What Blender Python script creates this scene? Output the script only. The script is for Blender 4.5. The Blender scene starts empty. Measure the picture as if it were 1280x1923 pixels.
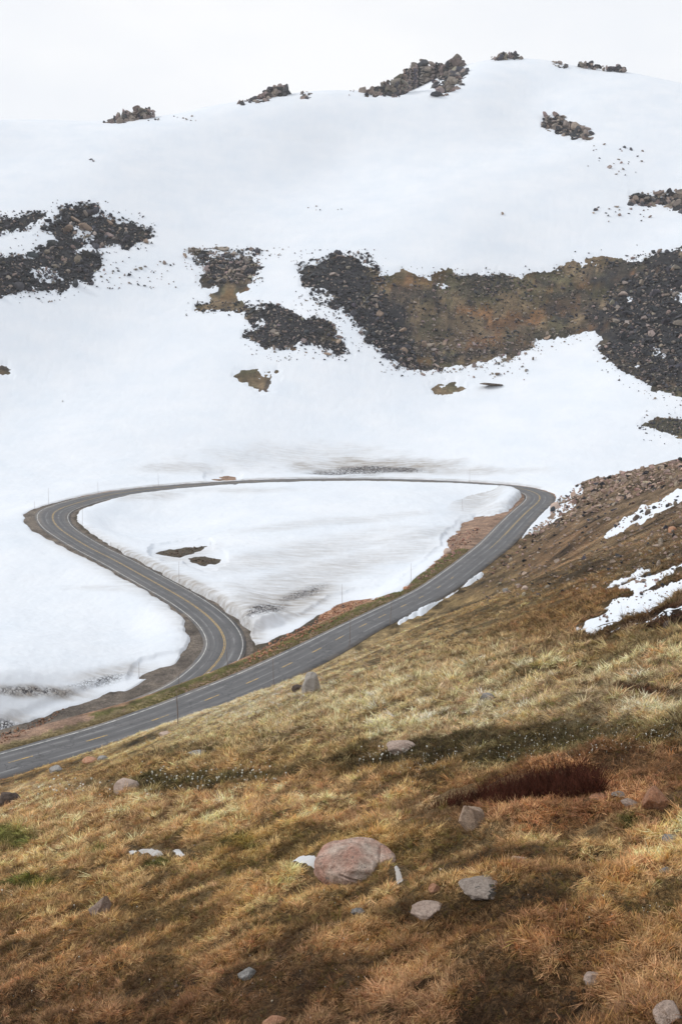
import bpy, bmesh, math, random
import numpy as np
from mathutils import Vector, Matrix, noise as mnoise

random.seed(7)
rng = np.random.default_rng(11)
scn = bpy.context.scene
col = scn.collection
PI = math.pi

# ------------------------------------------------------------------ camera
FPX, CU, CV = 1900.0, 640.0, 961.5          # focal length and centre in photo pixels
PITCH = math.atan((961.5 - 620.0) / FPX)
CAMZ, EYE = 60.0, 2.0
cam = bpy.data.cameras.new('camera')
cam.sensor_fit = 'VERTICAL'; cam.sensor_height = 36.0; cam.lens = 36.0 * FPX / 1923.0
cam.clip_start = 0.1; cam.clip_end = 20000
camo = bpy.data.objects.new('camera', cam); col.objects.link(camo)
camo.location = (0, 0, CAMZ); camo.rotation_euler = (PI / 2 - PITCH, 0, 0)
scn.camera = camo

# ------------------------------------------------------------------ sky, sun, exposure
SUN_EL, SUN_AZ = math.radians(38), math.radians(-82)     # azimuth from +Y towards +X
w = bpy.data.worlds.new('World'); scn.world = w; w.use_nodes = True
nt = w.node_tree; nt.nodes.clear()
def N(t, kind, **kw):
    n = t.nodes.new(kind)
    for k, v in kw.items():
        if k.startswith('i_'):
            n.inputs[k[2:].replace('_', ' ')].default_value = v
        else:
            setattr(n, k, v)
    return n
sky = N(nt, 'ShaderNodeTexSky', sky_type='NISHITA', sun_disc=False, sun_elevation=SUN_EL, sun_rotation=SUN_AZ, altitude=3000)
bg1 = N(nt, 'ShaderNodeBackground'); bg1.inputs[1].default_value = 0.10
bg2 = N(nt, 'ShaderNodeBackground'); bg2.inputs[1].default_value = 1.0
tc = N(nt, 'ShaderNodeTexCoord'); mp = N(nt, 'ShaderNodeMapping'); mp.inputs['Scale'].default_value = (1, 1, 2.2)
nz = N(nt, 'ShaderNodeTexNoise'); nz.inputs['Scale'].default_value = 3.2; nz.inputs['Detail'].default_value = 6
cr = N(nt, 'ShaderNodeValToRGB')
cr.color_ramp.elements[0].position = .30; cr.color_ramp.elements[0].color = (.86, .895, .95, 1)
cr.color_ramp.elements[1].position = .60; cr.color_ramp.elements[1].color = (.985, .99, 1.0, 1)
mx = N(nt, 'ShaderNodeMixShader'); mx.inputs[0].default_value = .96
wo = N(nt, 'ShaderNodeOutputWorld')
L = nt.links.new
L(tc.outputs['Generated'], mp.inputs[0]); L(mp.outputs[0], nz.inputs['Vector']); L(nz.outputs[0], cr.inputs[0])
L(cr.outputs[0], bg2.inputs[0]); L(sky.outputs[0], bg1.inputs[0])
L(bg1.outputs[0], mx.inputs[1]); L(bg2.outputs[0], mx.inputs[2]); L(mx.outputs[0], wo.inputs[0])
sl = bpy.data.lights.new('sun', 'SUN'); sl.energy = 1.5; sl.angle = math.radians(10); sl.color = (1, .95, .88)
so = bpy.data.objects.new('sun', sl); col.objects.link(so)
sd = Vector((math.sin(SUN_AZ) * math.cos(SUN_EL), math.cos(SUN_AZ) * math.cos(SUN_EL), math.sin(SUN_EL)))
so.rotation_euler = sd.to_track_quat('Z', 'Y').to_euler(); so.location = (0, 0, 300)
vs = scn.view_settings; vs.view_transform = 'Standard'; vs.look = 'None'; vs.exposure = 0.06; vs.gamma = 1
vs.use_curve_mapping = False
scn.cycles.volume_bounces = 2

# ------------------------------------------------------------------ helpers
cP, sP = math.cos(PITCH), math.sin(PITCH)
def raydir(u, v):
    a = (np.asarray(u, float) - CU) / FPX; b = (CV - np.asarray(v, float)) / FPX
    return a, cP + b * sP, -sP + b * cP
def pt_r(u, v, r):                       # point on a sight line at horizontal distance r
    x, y, z = raydir(u, v); k = r / np.hypot(x, y)
    return np.stack([x * k, y * k, CAMZ + z * k], -1)
def pt_z(u, v, zc):
    x, y, z = raydir(u, v)
    return np.stack([x * zc, y * zc, CAMZ + z * zc], -1)
def project(x, y, z):
    dz = z - CAMZ
    f = y * cP - dz * sP; up = y * sP + dz * cP
    f = np.where(f > .05, f, .05)
    return CU + FPX * x / f, CV - FPX * up / f

_perm = np.random.default_rng(5).permutation(4096)
def perlin(x, y, s=0):
    x = np.asarray(x, float); y = np.asarray(y, float)
    xi = np.floor(x).astype(np.int64); yi = np.floor(y).astype(np.int64)
    xf = x - xi; yf = y - yi
    def g(ix, iy, dx, dy):
        h = _perm[(_perm[(ix + s * 131) & 4095] + iy) & 4095] * (2 * PI / 4096)
        return np.cos(h) * dx + np.sin(h) * dy
    fx = xf * xf * xf * (xf * (xf * 6 - 15) + 10); fy = yf * yf * yf * (yf * (yf * 6 - 15) + 10)
    a = g(xi, yi, xf, yf); b = g(xi + 1, yi, xf - 1, yf)
    c = g(xi, yi + 1, xf, yf - 1); d = g(xi + 1, yi + 1, xf - 1, yf - 1)
    return ((a * (1 - fx) + b * fx) * (1 - fy) + (c * (1 - fx) + d * fx) * fy) * 1.5
def fbm(x, y, wl, octs=4, s=0, gain=.5):
    o = 0; a = 1
    for k in range(octs):
        o = o + a * perlin(x / wl, y / wl, s + k); wl *= .5; a *= gain
    return o
def smooth(a, b, x):
    t = np.clip((x - a) / (b - a), 0, 1); return t * t * (3 - 2 * t)
def sdf_poly(poly, u, v):                # >0 inside
    p = np.asarray(poly, float); n = len(p)
    out = np.full(u.shape, -1e3)
    m = (u > p[:, 0].min() - 60) & (u < p[:, 0].max() + 60) & (v > p[:, 1].min() - 60) & (v < p[:, 1].max() + 60)
    if not m.any(): return out
    U = u[m]; V = v[m]; d2 = np.full(U.shape, 1e9); ins = np.zeros(U.shape, bool)
    for i in range(n):
        ax, ay = p[i]; bx, by = p[(i + 1) % n]
        ex, ey = bx - ax, by - ay
        t = np.clip(((U - ax) * ex + (V - ay) * ey) / (ex * ex + ey * ey + 1e-9), 0, 1)
        d2 = np.minimum(d2, (U - ax - t * ex) ** 2 + (V - ay - t * ey) ** 2)
        c = ((ay > V) != (by > V)) & (U < (bx - ax) * (V - ay) / (by - ay + 1e-12) + ax)
        ins ^= c
    d = np.sqrt(d2); out[m] = np.where(ins, d, -d)
    return out

def tag(o, label=None, cat=None, group=None, kind=None):
    if label: o['label'] = label
    if cat: o['category'] = cat
    if group: o['group'] = group
    if kind: o['kind'] = kind
    return o
def mesh_obj(name, verts, faces, mat=None, parent=None, smoothf=True, link=True):
    me = bpy.data.meshes.new(name)
    verts = np.asarray(verts, np.float32)
    if isinstance(faces, np.ndarray):
        nf, k = faces.shape
        me.vertices.add(len(verts)); me.vertices.foreach_set('co', verts.ravel())
        me.loops.add(nf * k); me.loops.foreach_set('vertex_index', faces.astype(np.int32).ravel())
        me.polygons.add(nf); me.polygons.foreach_set('loop_start', np.arange(0, nf * k, k, dtype=np.int32))
        me.update(calc_edges=True)
    else:
        me.from_pydata(verts.tolist(), [], faces)
    me.polygons.foreach_set('use_smooth', np.full(len(me.polygons), smoothf))
    if mat: me.materials.append(mat)
    o = bpy.data.objects.new(name, me)
    if link: col.objects.link(o)
    if parent: o.parent = parent
    return o
def add_col(me, name, arr):
    a = me.attributes.new(name, 'FLOAT_COLOR', 'POINT')
    c = np.ones((len(arr), 4), np.float32); c[:, :3] = arr; a.data.foreach_set('color', c.ravel())
def add_f(me, name, arr):
    a = me.attributes.new(name, 'FLOAT', 'POINT'); a.data.foreach_set('value', np.asarray(arr, np.float32))

# ------------------------------------------------------------------ the road's course (pixel, depth along the optical axis, half width)
RD = [(-620,1608,80,3.2),(-397,1543,90,3.1),(-148,1480,100,3.0),(38,1427,110,3.0),(180,1388,119.5,3.3),(298,1350,128,3.6),(395,1312,136,3.7),
 (475,1279,143.5,3.7),(540,1249,151,3.7),(594,1222,158,3.6),(640,1197,165,3.4),(683,1174,173,3.2),(751,1141,190,3.2),
 (812,1110,210,3.3),(860,1077,231,3.6),(900,1046,254,3.8),(932,1020,275,4.1),(965,985,302,4.3),(990,960,323,4.4),(1011,941,338,4.5),
 (1010,929,348,4.5),(988,920,356,4.4),(950,914,362,4.2),(900,910,366,4.0),(850,907,369,4.0),(780,904,372,4.0),(700,902,374,4.0),
 (600,902,373,4.0),(500,904,369,4.0),(400,909,362,4.0),(300,917,352,4.1),(220,927,341,4.3),(170,938,331,4.4),(125,951,320,4.5),(104,961,312,4.6),
 (99,973,304,4.5),(109,990,293,4.3),(137,1010,280,4.1),(175,1032,267,4.0),(215,1052,255,3.9),(260,1077,242,3.8),(305,1102,229,3.7),
 (350,1128,217,3.6),(390,1157,204,3.5),(413,1182,194,3.45),(423,1208,185,3.45),(415,1234,178,3.5),(395,1258,172,3.6),(365,1283,167,3.6),
 (320,1308,163,3.6),(250,1336,158,3.6),(150,1372,152,3.6),(0,1418,146,3.6),(-200,1473,137,3.6),(-450,1543,127,3.6)]
RD = np.array(RD, float)
P = pt_z(RD[:, 0], RD[:, 1], RD[:, 2])
for it in range(3):                       # even the grade, sliding every point along its own sight line
    s = np.r_[0, np.cumsum(np.linalg.norm(np.diff(P[:, :2], axis=0), axis=1))]
    W = np.exp(-((s[:, None] - s[None]) / 28.0) ** 2); W /= W.sum(1, keepdims=True)
    h = W @ (P[:, 2] - CAMZ); h[0] = P[0, 2] - CAMZ; h[-1] = P[-1, 2] - CAMZ
    _, _, dz = raydir(RD[:, 0], RD[:, 1])
    P = pt_z(RD[:, 0], RD[:, 1], h / dz)
def catmull(A, m=10):
    out = []
    n = len(A)
    for i in range(n - 1):
        p0, p1, p2, p3 = A[max(i - 1, 0)], A[i], A[i + 1], A[min(i + 2, n - 1)]
        for k in range(m):
            t = k / m
            out.append(.5 * ((2 * p1) + (-p0 + p2) * t + (2 * p0 - 5 * p1 + 4 * p2 - p3) * t * t + (-p0 + 3 * p1 - 3 * p2 + p3) * t ** 3))
    out.append(A[-1]); return np.array(out)
KI = np.arange(len(RD), dtype=float)
RC = catmull(np.c_[P, RD[:, 3], KI], 24)
sl_ = np.r_[0, np.cumsum(np.linalg.norm(np.diff(RC[:, :3], axis=0), axis=1))]
ns = int(sl_[-1] / 1.0)
ss = np.linspace(0, sl_[-1], ns)
RC = np.stack([np.interp(ss, sl_, RC[:, k]) for k in range(5)], 1)
W = np.exp(-((ss[:, None] - ss[None]) / 3.5) ** 2); W /= W.sum(1, keepdims=True)
RC[6:-6, :3] = (W @ RC[:, :3])[6:-6]
RT = np.gradient(RC[:, :2], axis=0); RT /= np.linalg.norm(RT, axis=1, keepdims=True)
RN = np.stack([-RT[:, 1], RT[:, 0]], 1)        # left of travel = inside of the loop
RKI = RC[:, 4]
KD = (lambda pts: np.interp(RKI, [p[0] for p in pts], [p[1] for p in pts]))
BANK = KD([(0, 0), (29, 0), (32, .05), (35, .07), (38, .05), (41, 0), (60, 0)])   # outer edge of the left hairpin raised
# verge width and snow bank height: inner (left) and outer (right) side
OFF_L = KD([(0, 0), (17, 0), (19, 1.6), (21, .5), (25, .25), (31, .4), (34, 1.8), (37, 2.2), (39, .5), (41, .25), (43, .7), (45, 1.4), (47, .8), (55, .8)])
H_L = KD([(0, .5), (15, .5), (17, 2.6), (20, 2.6), (22, 1.6), (25, 1.0), (31, .55), (36, .7), (39, 1.2), (41, 1.6), (43, 2.3), (45, 2.6), (46, 2.0), (55, .8)])
OFF_R = KD([(0, .6), (17, .2), (21, .9), (25, .5), (30, .6), (33, 1.2), (34.5, 3.4), (36, 2.8), (38, 1.2), (40, .4), (41.5, .3), (43, 1.2), (44, 2.4), (46, 3.2), (48, 4), (55, 4)])
H_R = KD([(0, .4), (17, .4), (22, .8), (28, .6), (33, .3), (40, .5), (43, .9), (46, .8), (55, .6)])
HAIR = int(np.argmax(np.arctan2(RC[:, 0], RC[:, 1])))    # right-hand hairpin: the near road ends here
near_az = np.arctan2(RC[:HAIR, 0], RC[:HAIR, 1]); near_r = np.hypot(RC[:HAIR, 0], RC[:HAIR, 1])
o_ = np.argsort(near_az); near_az = near_az[o_]; near_r = near_r[o_]
az_of = lambda u: math.atan((u - CU) / (FPX * cP))
rb_az = np.r_[near_az, az_of(1062), az_of(1120), az_of(1180), az_of(1280), .6]
rb_r = np.r_[near_r, 335, 315, 290, 250, 240]

# ------------------------------------------------------------------ terrain: control points -> smooth surface
SY, SX = -.312, .404
plane_s = lambda az: SY * np.cos(az) + SX * np.sin(az)
CP = []
def cp(u, v, r):
    p = pt_r(u, v, r); CP.append((math.atan2(p[0], p[1]), math.log(r), (p[2] - CAMZ + EYE) / r))
for r_ in (1.2, 3, 6, 12, 22):
    for a_ in (-.6, -.4, -.2, 0, .2, .4, .6):
        CP.append((a_, math.log(r_), plane_s(a_)))
for a_, r_ in ((-.5, 45), (-.3, 40), (-.15, 45), (0, 50), (-.5, 70), (-.15, 75), (-.02, 90)):
    CP.append((a_, math.log(r_), plane_s(a_)))
for p in RC[::9]:
    CP.append((math.atan2(p[0], p[1]), math.log(math.hypot(p[0], p[1])), (p[2] - .1 - CAMZ + EYE) / math.hypot(p[0], p[1])))
for a in [(1280,860,235),(1230,873,255),(1180,885,278),(1120,896,303),(1075,908,325),(1280,930,130),(1280,1000,70),(1280,1100,30),(1280,1180,18),
          (1100,1000,150),(1100,1050,88),(1100,1100,52),(1100,950,225),(1100,920,275),(960,1050,228),(960,1100,150),(1030,1000,215),(860,1150,140),(800,1180,100),
          (1280,945,300),(1180,925,330),(1280,905,355),(1280,893,390),(1180,902,375),(1100,905,372),
          (500,1000,287),(640,1000,287),(800,1000,283),(400,1060,246),(600,1100,226),(540,1187,189),(300,980,320),(480,960,322),(700,950,322),(700,1080,240),(850,960,320),
          (200,1000,305),(0,965,330),(0,1050,262),(100,1150,215),(200,1200,193),(0,1200,190),(0,1300,155),(100,1300,158),(300,1180,200),(0,1365,139)]:
    cp(*a)
ROWS = [(893, 388), (850, 415), (800, 445), (700, 500), (600, 548), (500, 598), (400, 656), (300, 728)]
for u_ in (-200, 0, 213, 427, 640, 853, 1066, 1280, 1480):
    for v_, r_ in ROWS:
        if u_ >= 1280 and v_ > 850: continue
        k = 1 + .02 * math.sin(u_ * .008 + v_ * .01)
        cp(u_, v_, r_ * k)
for u_, v_ in ((-200, 233), (0, 231), (200, 230), (320, 221), (450, 197), (560, 186), (640, 181), (700, 179), (770, 184)):
    cp(u_, v_, 795); cp(u_, v_ + 6, 860); cp(u_, v_ + 40, 1000)
for u_, v_, r_ in ((820,180,800),(860,150,840),(880,128,875),(960,110,900),(1010,112,900),(1050,121,900),(1120,133,900),(1180,137,900),(1230,147,890),(1280,160,880),(1480,205,880),
                   (900,200,790),(1000,180,830),(1100,200,805),(1280,230,790),(1000,250,770)):
    cp(u_, v_, r_)
for u_, v_ in ((850, 140), (960, 122), (1100, 140), (1280, 172), (1480, 215)):
    cp(u_, v_, 950); cp(u_, v_ + 60, 1080)
CP = np.array(CP)
# drop near-coincident points
keep = []
for i, p in enumerate(CP):
    if all((p[0] - CP[j][0]) ** 2 + (p[1] - CP[j][1]) ** 2 > .012 ** 2 for j in keep): keep.append(i)
CP = CP[keep]
def tps_k(d2): return .5 * d2 * np.log(d2 + 1e-12)
n_ = len(CP)
A = np.zeros((n_ + 3, n_ + 3))
A[:n_, :n_] = tps_k((CP[:, None, 0] - CP[None, :, 0]) ** 2 + (CP[:, None, 1] - CP[None, :, 1]) ** 2) + np.eye(n_) * 1e-4
A[:n_, n_] = 1; A[:n_, n_ + 1:] = CP[:, :2]; A[n_:, :n_] = A[:n_, n_:].T
COEF = np.linalg.solve(A, np.r_[CP[:, 2], 0, 0, 0])
def tps(az, Lr):
    out = np.empty(az.shape)
    for i in range(0, len(az), 60000):
        a = az[i:i + 60000]; l = Lr[i:i + 60000]
        d2 = (a[:, None] - CP[None, :, 0]) ** 2 + (l[:, None] - CP[None, :, 1]) ** 2
        out[i:i + 60000] = tps_k(d2) @ COEF[:n_] + COEF[n_] + COEF[n_ + 1] * a + COEF[n_ + 2] * l
    return out
_TL = np.linspace(math.log(.6), math.log(1150), 520); _TA = np.linspace(-.6, .6, 300)
_tab = tps(np.repeat(_TA, len(_TL)), np.tile(_TL, len(_TA))).reshape(len(_TA), len(_TL))
def bil(tab, xa, ya, x, y):
    fx = np.clip((x - xa[0]) / (xa[1] - xa[0]), 0, len(xa) - 1.001); fy = np.clip((y - ya[0]) / (ya[1] - ya[0]), 0, len(ya) - 1.001)
    i = fx.astype(int); j = fy.astype(int); fx = fx - i; fy = fy - j
    return (tab[i, j] * (1 - fx) + tab[i + 1, j] * fx) * (1 - fy) + (tab[i, j + 1] * (1 - fx) + tab[i + 1, j + 1] * fx) * fy
def s_base(az, Lr):
    s0 = bil(_tab, _TA, _TL, np.clip(az, -.6, .6), Lr)
    r = np.exp(Lr)
    far = np.where(r < 80, plane_s(az), plane_s(az) * 80 / r)
    k = smooth(.6, 1.3, np.abs(az))
    s = s0 * (1 - k) + far * k
    k2 = smooth(1150, 1900, r)
    return s * (1 - k2) + (-60 / r) * k2
def road_near(x, y):
    """index of nearest road sample, distance, signed side (+ inside the loop)"""
    idx = np.zeros(x.shape, int); dist = np.full(x.shape, 1e3)
    m = np.nonzero((x > -150) & (x < 115) & (y > 35) & (y < 400))[0]
    for i in range(0, len(m), 20000):
        q = m[i:i + 20000]
        d2 = (x[q, None] - RC[None, :, 0]) ** 2 + (y[q, None] - RC[None, :, 1]) ** 2
        j = d2.argmin(1); idx[q] = j; dist[q] = np.sqrt(d2[np.arange(len(q)), j])
    side = (x - RC[idx, 0]) * RN[idx, 0] + (y - RC[idx, 1]) * RN[idx, 1]
    return idx, dist, side

# ------------------------------------------------------------------ outlines (photo pixels) of bare ground in the snow and of snow on the bare hill
BARE = {
 'left_upper': [(112,392),(150,386),(183,388),(178,402),(205,410),(232,416),(262,424),(286,432),(282,444),(262,448),(240,464),(215,458),(192,461),(160,460),(145,468),(130,480),
   (165,475),(190,478),(192,505),(178,512),(170,530),(150,526),(115,545),(80,545),(45,544),(0,554),(-60,560),(-60,486),(0,482),(30,482),(60,482),(75,470),(100,460),(112,450),(105,440),(85,432),(90,420),(114,414),(118,404)],
 'left_frag': [(-40,410),(0,414),(25,414),(45,408),(70,404),(85,404),(72,414),(56,420),(50,432),(22,430),(0,436),(-40,440)],
 'mid_upper': [(355,476),(372,472),(385,480),(400,488),(420,486),(440,482),(460,478),(480,474),(484,500),(476,520),(474,545),(448,550),(440,566),(460,572),(478,579),(455,583),(420,581),(385,583),(360,572),(375,567),(392,566),(395,550),(405,540),(380,530),(376,518),(388,508),(380,492)],
 'mid_lower': [(462,578),(480,576),(510,573),(535,582),(560,598),(575,602),(600,600),(622,610),(625,622),(634,634),(652,664),(640,670),(610,664),(592,646),(570,644),(548,656),(520,654),(490,646),(460,632),(462,624),(482,618),(490,610),(468,604),(464,590)],
 'big_right': [(560,505),(575,500),(590,492),(640,480),(668,480),(680,488),(690,503),(715,512),(750,510),(790,521),(812,525),(806,512),(820,505),(850,511),(900,509),(950,517),(1000,512),(1040,500),(1098,499),(1102,487),(1150,489),(1200,488),(1250,475),(1280,468),(1400,455),(1400,775),
   (1280,747),(1240,735),(1200,722),(1170,696),(1150,680),(1125,668),(1115,660),(1128,645),(1132,632),(1118,624),(1095,624),(1070,634),(1030,640),(1000,648),(985,660),(960,672),(930,672),(890,680),(850,690),(795,698),(755,690),(742,672),(718,656),(695,640),(684,622),(672,602),(645,578),(600,572),(630,556),(620,548),(585,542),(568,530),(572,516)],
 'lens': [(440,702),(452,697),(470,700),(520,697),(516,704),(526,709),(510,714),(505,722),(487,728),(470,722),(456,712)],
 'lens_right': [(795,722),(820,722),(852,716),(858,726),(884,727),(862,738),(835,742),(822,738)],
 'right_edge': [(1195,803),(1215,796),(1225,788),(1255,786),(1330,782),(1330,834),(1280,820),(1255,812),(1230,808)],
 'tor_a': [(690,176),(745,146),(785,122),(830,122),(790,134),(775,146),(778,158),(748,178)],
 'tor_b': [(816,172),(832,138),(860,112),(868,124),(876,136),(862,160),(836,174)],
 'tor_c': [(1018,238),(1022,226),(1052,220),(1080,236),(1108,252),(1085,258),(1040,248)],
 'tor_d': [(1184,380),(1190,368),(1250,361),(1320,366),(1320,408),(1255,390)],
 'left_edge': [(-30,688),(14,690),(18,698),(8,704),(-30,706)],
}
HOLES = [[(58,508),(75,504),(88,506),(108,508),(112,518),(95,524),(75,530),(62,522)],[(143,428),(160,424),(170,432),(158,444),(142,446)],[(175,440),(150,452),(178,450),(192,442)],
 [(815,536),(830,534),(838,540),(856,545),(835,548),(818,545)],[(1250,538),(1265,546),(1285,552),(1290,575),(1272,562)],[(1228,648),(1238,650),(1246,666),(1228,660)],[(1180,686),(1200,688),(1196,694),(1184,692)],[(1108,492),(1130,494),(1120,500),(1110,498)],[(478,602),(500,602),(494,610),(480,610)],[(1176,564),(1192,566),(1190,572),(1180,570)]]
LOOP_BARE = [
 [(480,1228),(474,1214),(500,1206),(540,1189),(562,1180),(590,1162),(625,1140),(660,1129),(700,1124),(755,1107),(775,1091),(800,1070),(828,1046),(843,1032),(838,1014),(862,997),(868,982),(892,973),(935,966),(966,952),(973,942),(1000,938),(1040,945),(960,1060),(860,1130),(700,1210),(560,1280),(440,1345),(425,1290)],
 [(372,1203),(364,1236),(335,1248),(300,1254),(275,1264),(262,1274),(285,1272),(308,1265),(300,1276),(270,1288),(238,1301),(222,1299),(208,1300),(180,1313),(150,1323),(122,1331),(100,1339),(80,1351),(45,1363),(15,1373),(0,1381),(-200,1430),(-200,1530),(300,1375),(400,1300)],
 [(385,1290),(392,1262),(430,1246),(455,1232),(476,1219),(500,1211),(530,1260),(400,1320)],
 [(290,1305),(360,1278),(430,1262),(470,1232),(560,1280),(290,1385)],
 [(293,1039),(318,1031),(350,1027),(390,1024),(378,1033),(360,1040),(338,1048),(315,1045)],
 [(350,1049),(385,1045),(415,1050),(405,1060),(384,1064),(362,1056)],
 [(392,898),(420,895),(447,897),(440,902),(400,903)],
]
FG_SNOW = [
 [(980,1006),(998,984),(1010,966),(1024,950),(1040,930),(1060,914),(1083,914),(1088,922),(1066,931),(1042,943),(1034,958),(1060,948),(1076,945),(1050,968),(1018,984),(1000,998)],
 [(748,1170),(780,1140),(805,1123),(830,1110),(860,1097),(885,1085),(904,1079),(882,1094),(850,1110),(832,1124),(812,1138),(785,1152)],
 [(1128,1010),(1145,994),(1165,978),(1200,956),(1240,938),(1262,924),(1320,895),(1320,928),(1280,941),(1255,954),(1225,971),(1195,984),(1165,1001),(1145,1012)],
 [(1110,1113),(1135,1101),(1175,1086),(1215,1071),(1224,1075),(1205,1084),(1185,1094),(1160,1101),(1135,1111)],
 [(1150,1114),(1200,1098),(1240,1085),(1275,1070),(1340,1050),(1340,1064),(1280,1076),(1258,1084),(1230,1101),(1190,1115),(1168,1113)],
 [(1083,1180),(1110,1160),(1140,1142),(1128,1139),(1160,1127),(1200,1113),(1245,1102),(1340,1076),(1340,1094),(1290,1104),(1265,1113),(1230,1136),(1190,1154),(1150,1167),(1110,1186)],
 [(1138,1184),(1175,1175),(1200,1171),(1215,1163),(1260,1149),(1340,1126),(1340,1134),(1280,1149),(1250,1160),(1210,1173),(1160,1184)],
 [(500,1620),(520,1616),(560,1618),(592,1622),(600,1634),(580,1632),(550,1630),(520,1628)],
 [(738,1627),(744,1619),(750,1632),(757,1645),(746,1649),(741,1640)],
 [(236,1596),(275,1592),(320,1596),(362,1604),(345,1607),(300,1602),(260,1601)],
]
CAP = [.25, .25, .25, .12, .18, .25, .12, .03, .03, .02, .015]
FGS_R = [(200, 420), (120, 330), (20, 200), (10, 120), (10, 120), (8, 90), (8, 60), (3, 30), (3, 30), (3, 30), (3, 30)]

def terrain(az, Lr, full=True):
    r = np.exp(Lr); x = r * np.sin(az); y = r * np.cos(az)
    h = CAMZ - EYE + r * s_base(az, Lr)
    rb = np.interp(az, rb_az, rb_r)
    fg = 1 - smooth(0, 8, r - rb)
    idx, dist, side = road_near(x, y)
    hw = RC[idx, 3] + .6
    krd = (1 - smooth(2.0, 13, dist - hw))
    hr = RC[idx, 2] - np.clip(side, -6, 6) * BANK[idx] - .10
    u, v = project(x, y, h * (1 - krd) + hr * krd)
    # relief of the bare hill, tapering out towards the road
    rough = smooth(3, 14, dist - hw)
    cell = .0045 * r
    def lim(wl): return smooth(1.5, 4, wl / cell)
    q = x * .25 + y                            # folds run up the hill to the right
    t1 = fbm(x, q, 11, 3, 3); t2 = fbm(x * .8, y, 2.6, 2, 9); t3 = fbm(x, y, .9, 2, 15); t4 = fbm(x, y, .33, 2, 21)
    relief = fg * (t1 * .32 * smooth(5, 40, r) + t2 * .11 * lim(2.6) + t3 * .105 * lim(.9) + t4 * .045 * lim(.33))
    mt = smooth(392, 420, r)
    relief = relief + mt * (fbm(x, y, 90, 2, 31) * 1.3)
    loop = (1 - fg) * (1 - mt)
    relief = relief + loop * fbm(x, y, 30, 3, 35) * .5
    # bare-ground mask on the snow slopes
    wob = fbm(x, y, 16, 5, 41, .74)
    warp = fbm(x, y, 60, 2, 45) * 4
    b = np.full(r.shape, -1e3); patch = np.full(r.shape, -1)
    back = r > 392
    for k, poly in enumerate(BARE.values()):
        d_ = np.where(back, sdf_poly(poly, u + warp, v + warp * .5), -1e3)
        patch = np.where(d_ > np.maximum(b, -30), k, patch); b = np.maximum(b, d_)
    for poly in HOLES:
        d_ = np.where(back, sdf_poly(poly, u, v), -1e3); b = np.minimum(b, -d_ - 0)
    bm = b + wob * 8.5
    mid = (r <= 420) & (r > rb - 6)
    lb = np.full(r.shape, -1e3)
    for poly in LOOP_BARE:
        lb = np.maximum(lb, np.where(mid, sdf_poly(poly, u, v), -1e3))
    lbm = lb + fbm(x, y, 5, 3, 49) * 3.0
    mpp = r / FPX                                  # metres per photo pixel here
    th_m = np.clip(-bm * mpp * .28, -1.0, np.where(r > 400, .7, 5.0))
    inn = side > 0
    off = np.where(inn, OFF_L[idx], OFF_R[idx]); Hb = np.where(inn, H_L[idx], H_R[idx])
    e = dist - hw - off + fbm(x, y, 6, 3, 53) * .55
    wall = np.where(e < 0, -1.0 * smooth(0, .5, -e), Hb * (.55 * smooth(0, .4, e) + .3 * smooth(0, 1.4, e) + .15 * smooth(.8, 3, e)))
    th_m = th_m - .5 * np.exp(-((v - 264 - 6 * np.sin(u * .012)) / 4.5) ** 2) * smooth(400, 470, u) * (1 - smooth(600, 680, u)) * (r > 500)
    # the bank fades back to normal depth away from the road
    depth = Hb * (1 - smooth(3, 13, e)) + .8 * smooth(3, 13, e)
    th_r = np.where(e < 3, wall, depth)
    kh = smooth(820, 880, u) * smooth(1010, 930, v)         # tall cut at the right hairpin
    eb = -lbm * mpp
    Hp = .45 + 2.6 * kh
    th_l = np.where(eb < 0, np.clip(eb, -1, 0), Hp * (.3 * smooth(0, .3, eb) + .7 * smooth(0, 1.6 + 1.5 * (1 - kh), eb)) + 4.5 * smooth(1.5, 4.2, eb))
    th_l = np.where(lb < -58, 5.0, th_l)
    th = np.minimum(np.minimum(th_m, th_r), th_l)
    th = np.where(r > 430, th_m, th)
    th = th * (1 - fg) + fg * -1.0
    # snow left lying on the bare hillside
    fs = np.full(r.shape, -1.0)
    for poly, cap, (r0, r1) in zip(FG_SNOW, CAP, FGS_R):
        g = (r > r0) & (r < r1) & (r < rb + 4)
        d_ = np.where(g, sdf_poly(poly, u, v), -1e3)
        n_px = fbm(x / mpp, y / mpp * .10, 30, 4, 57, .62) * (4.0 if cap > .1 else 2.5)
        fs = np.maximum(fs, np.where(d_ > -50, np.clip((d_ + n_px + (4 if r0 >= 120 else 0)) * mpp * (1.0 if r0 >= 120 else .4), -1.0, cap * (2.4 if r0 >= 120 else 1)), -1.0))
    ok = dist > hw + .25
    th = np.maximum(th, np.where(ok, fs, -1.0))
    relief = relief + mt * smooth(-4, 20, bm) * fbm(x, y, 14, 3, 61) * .9
    # shape the ground to the road bed
    hh = (h + relief * rough)
    g = hh * (1 - krd) + hr * krd
    return dict(x=x, y=y, h=g, r=r, u=u, v=v, th=th, fg=fg, mt=mt, dist=dist, side=side, idx=idx, bm=bm, patch=patch, lb=lb, rb=rb, hw=hw)

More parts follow.
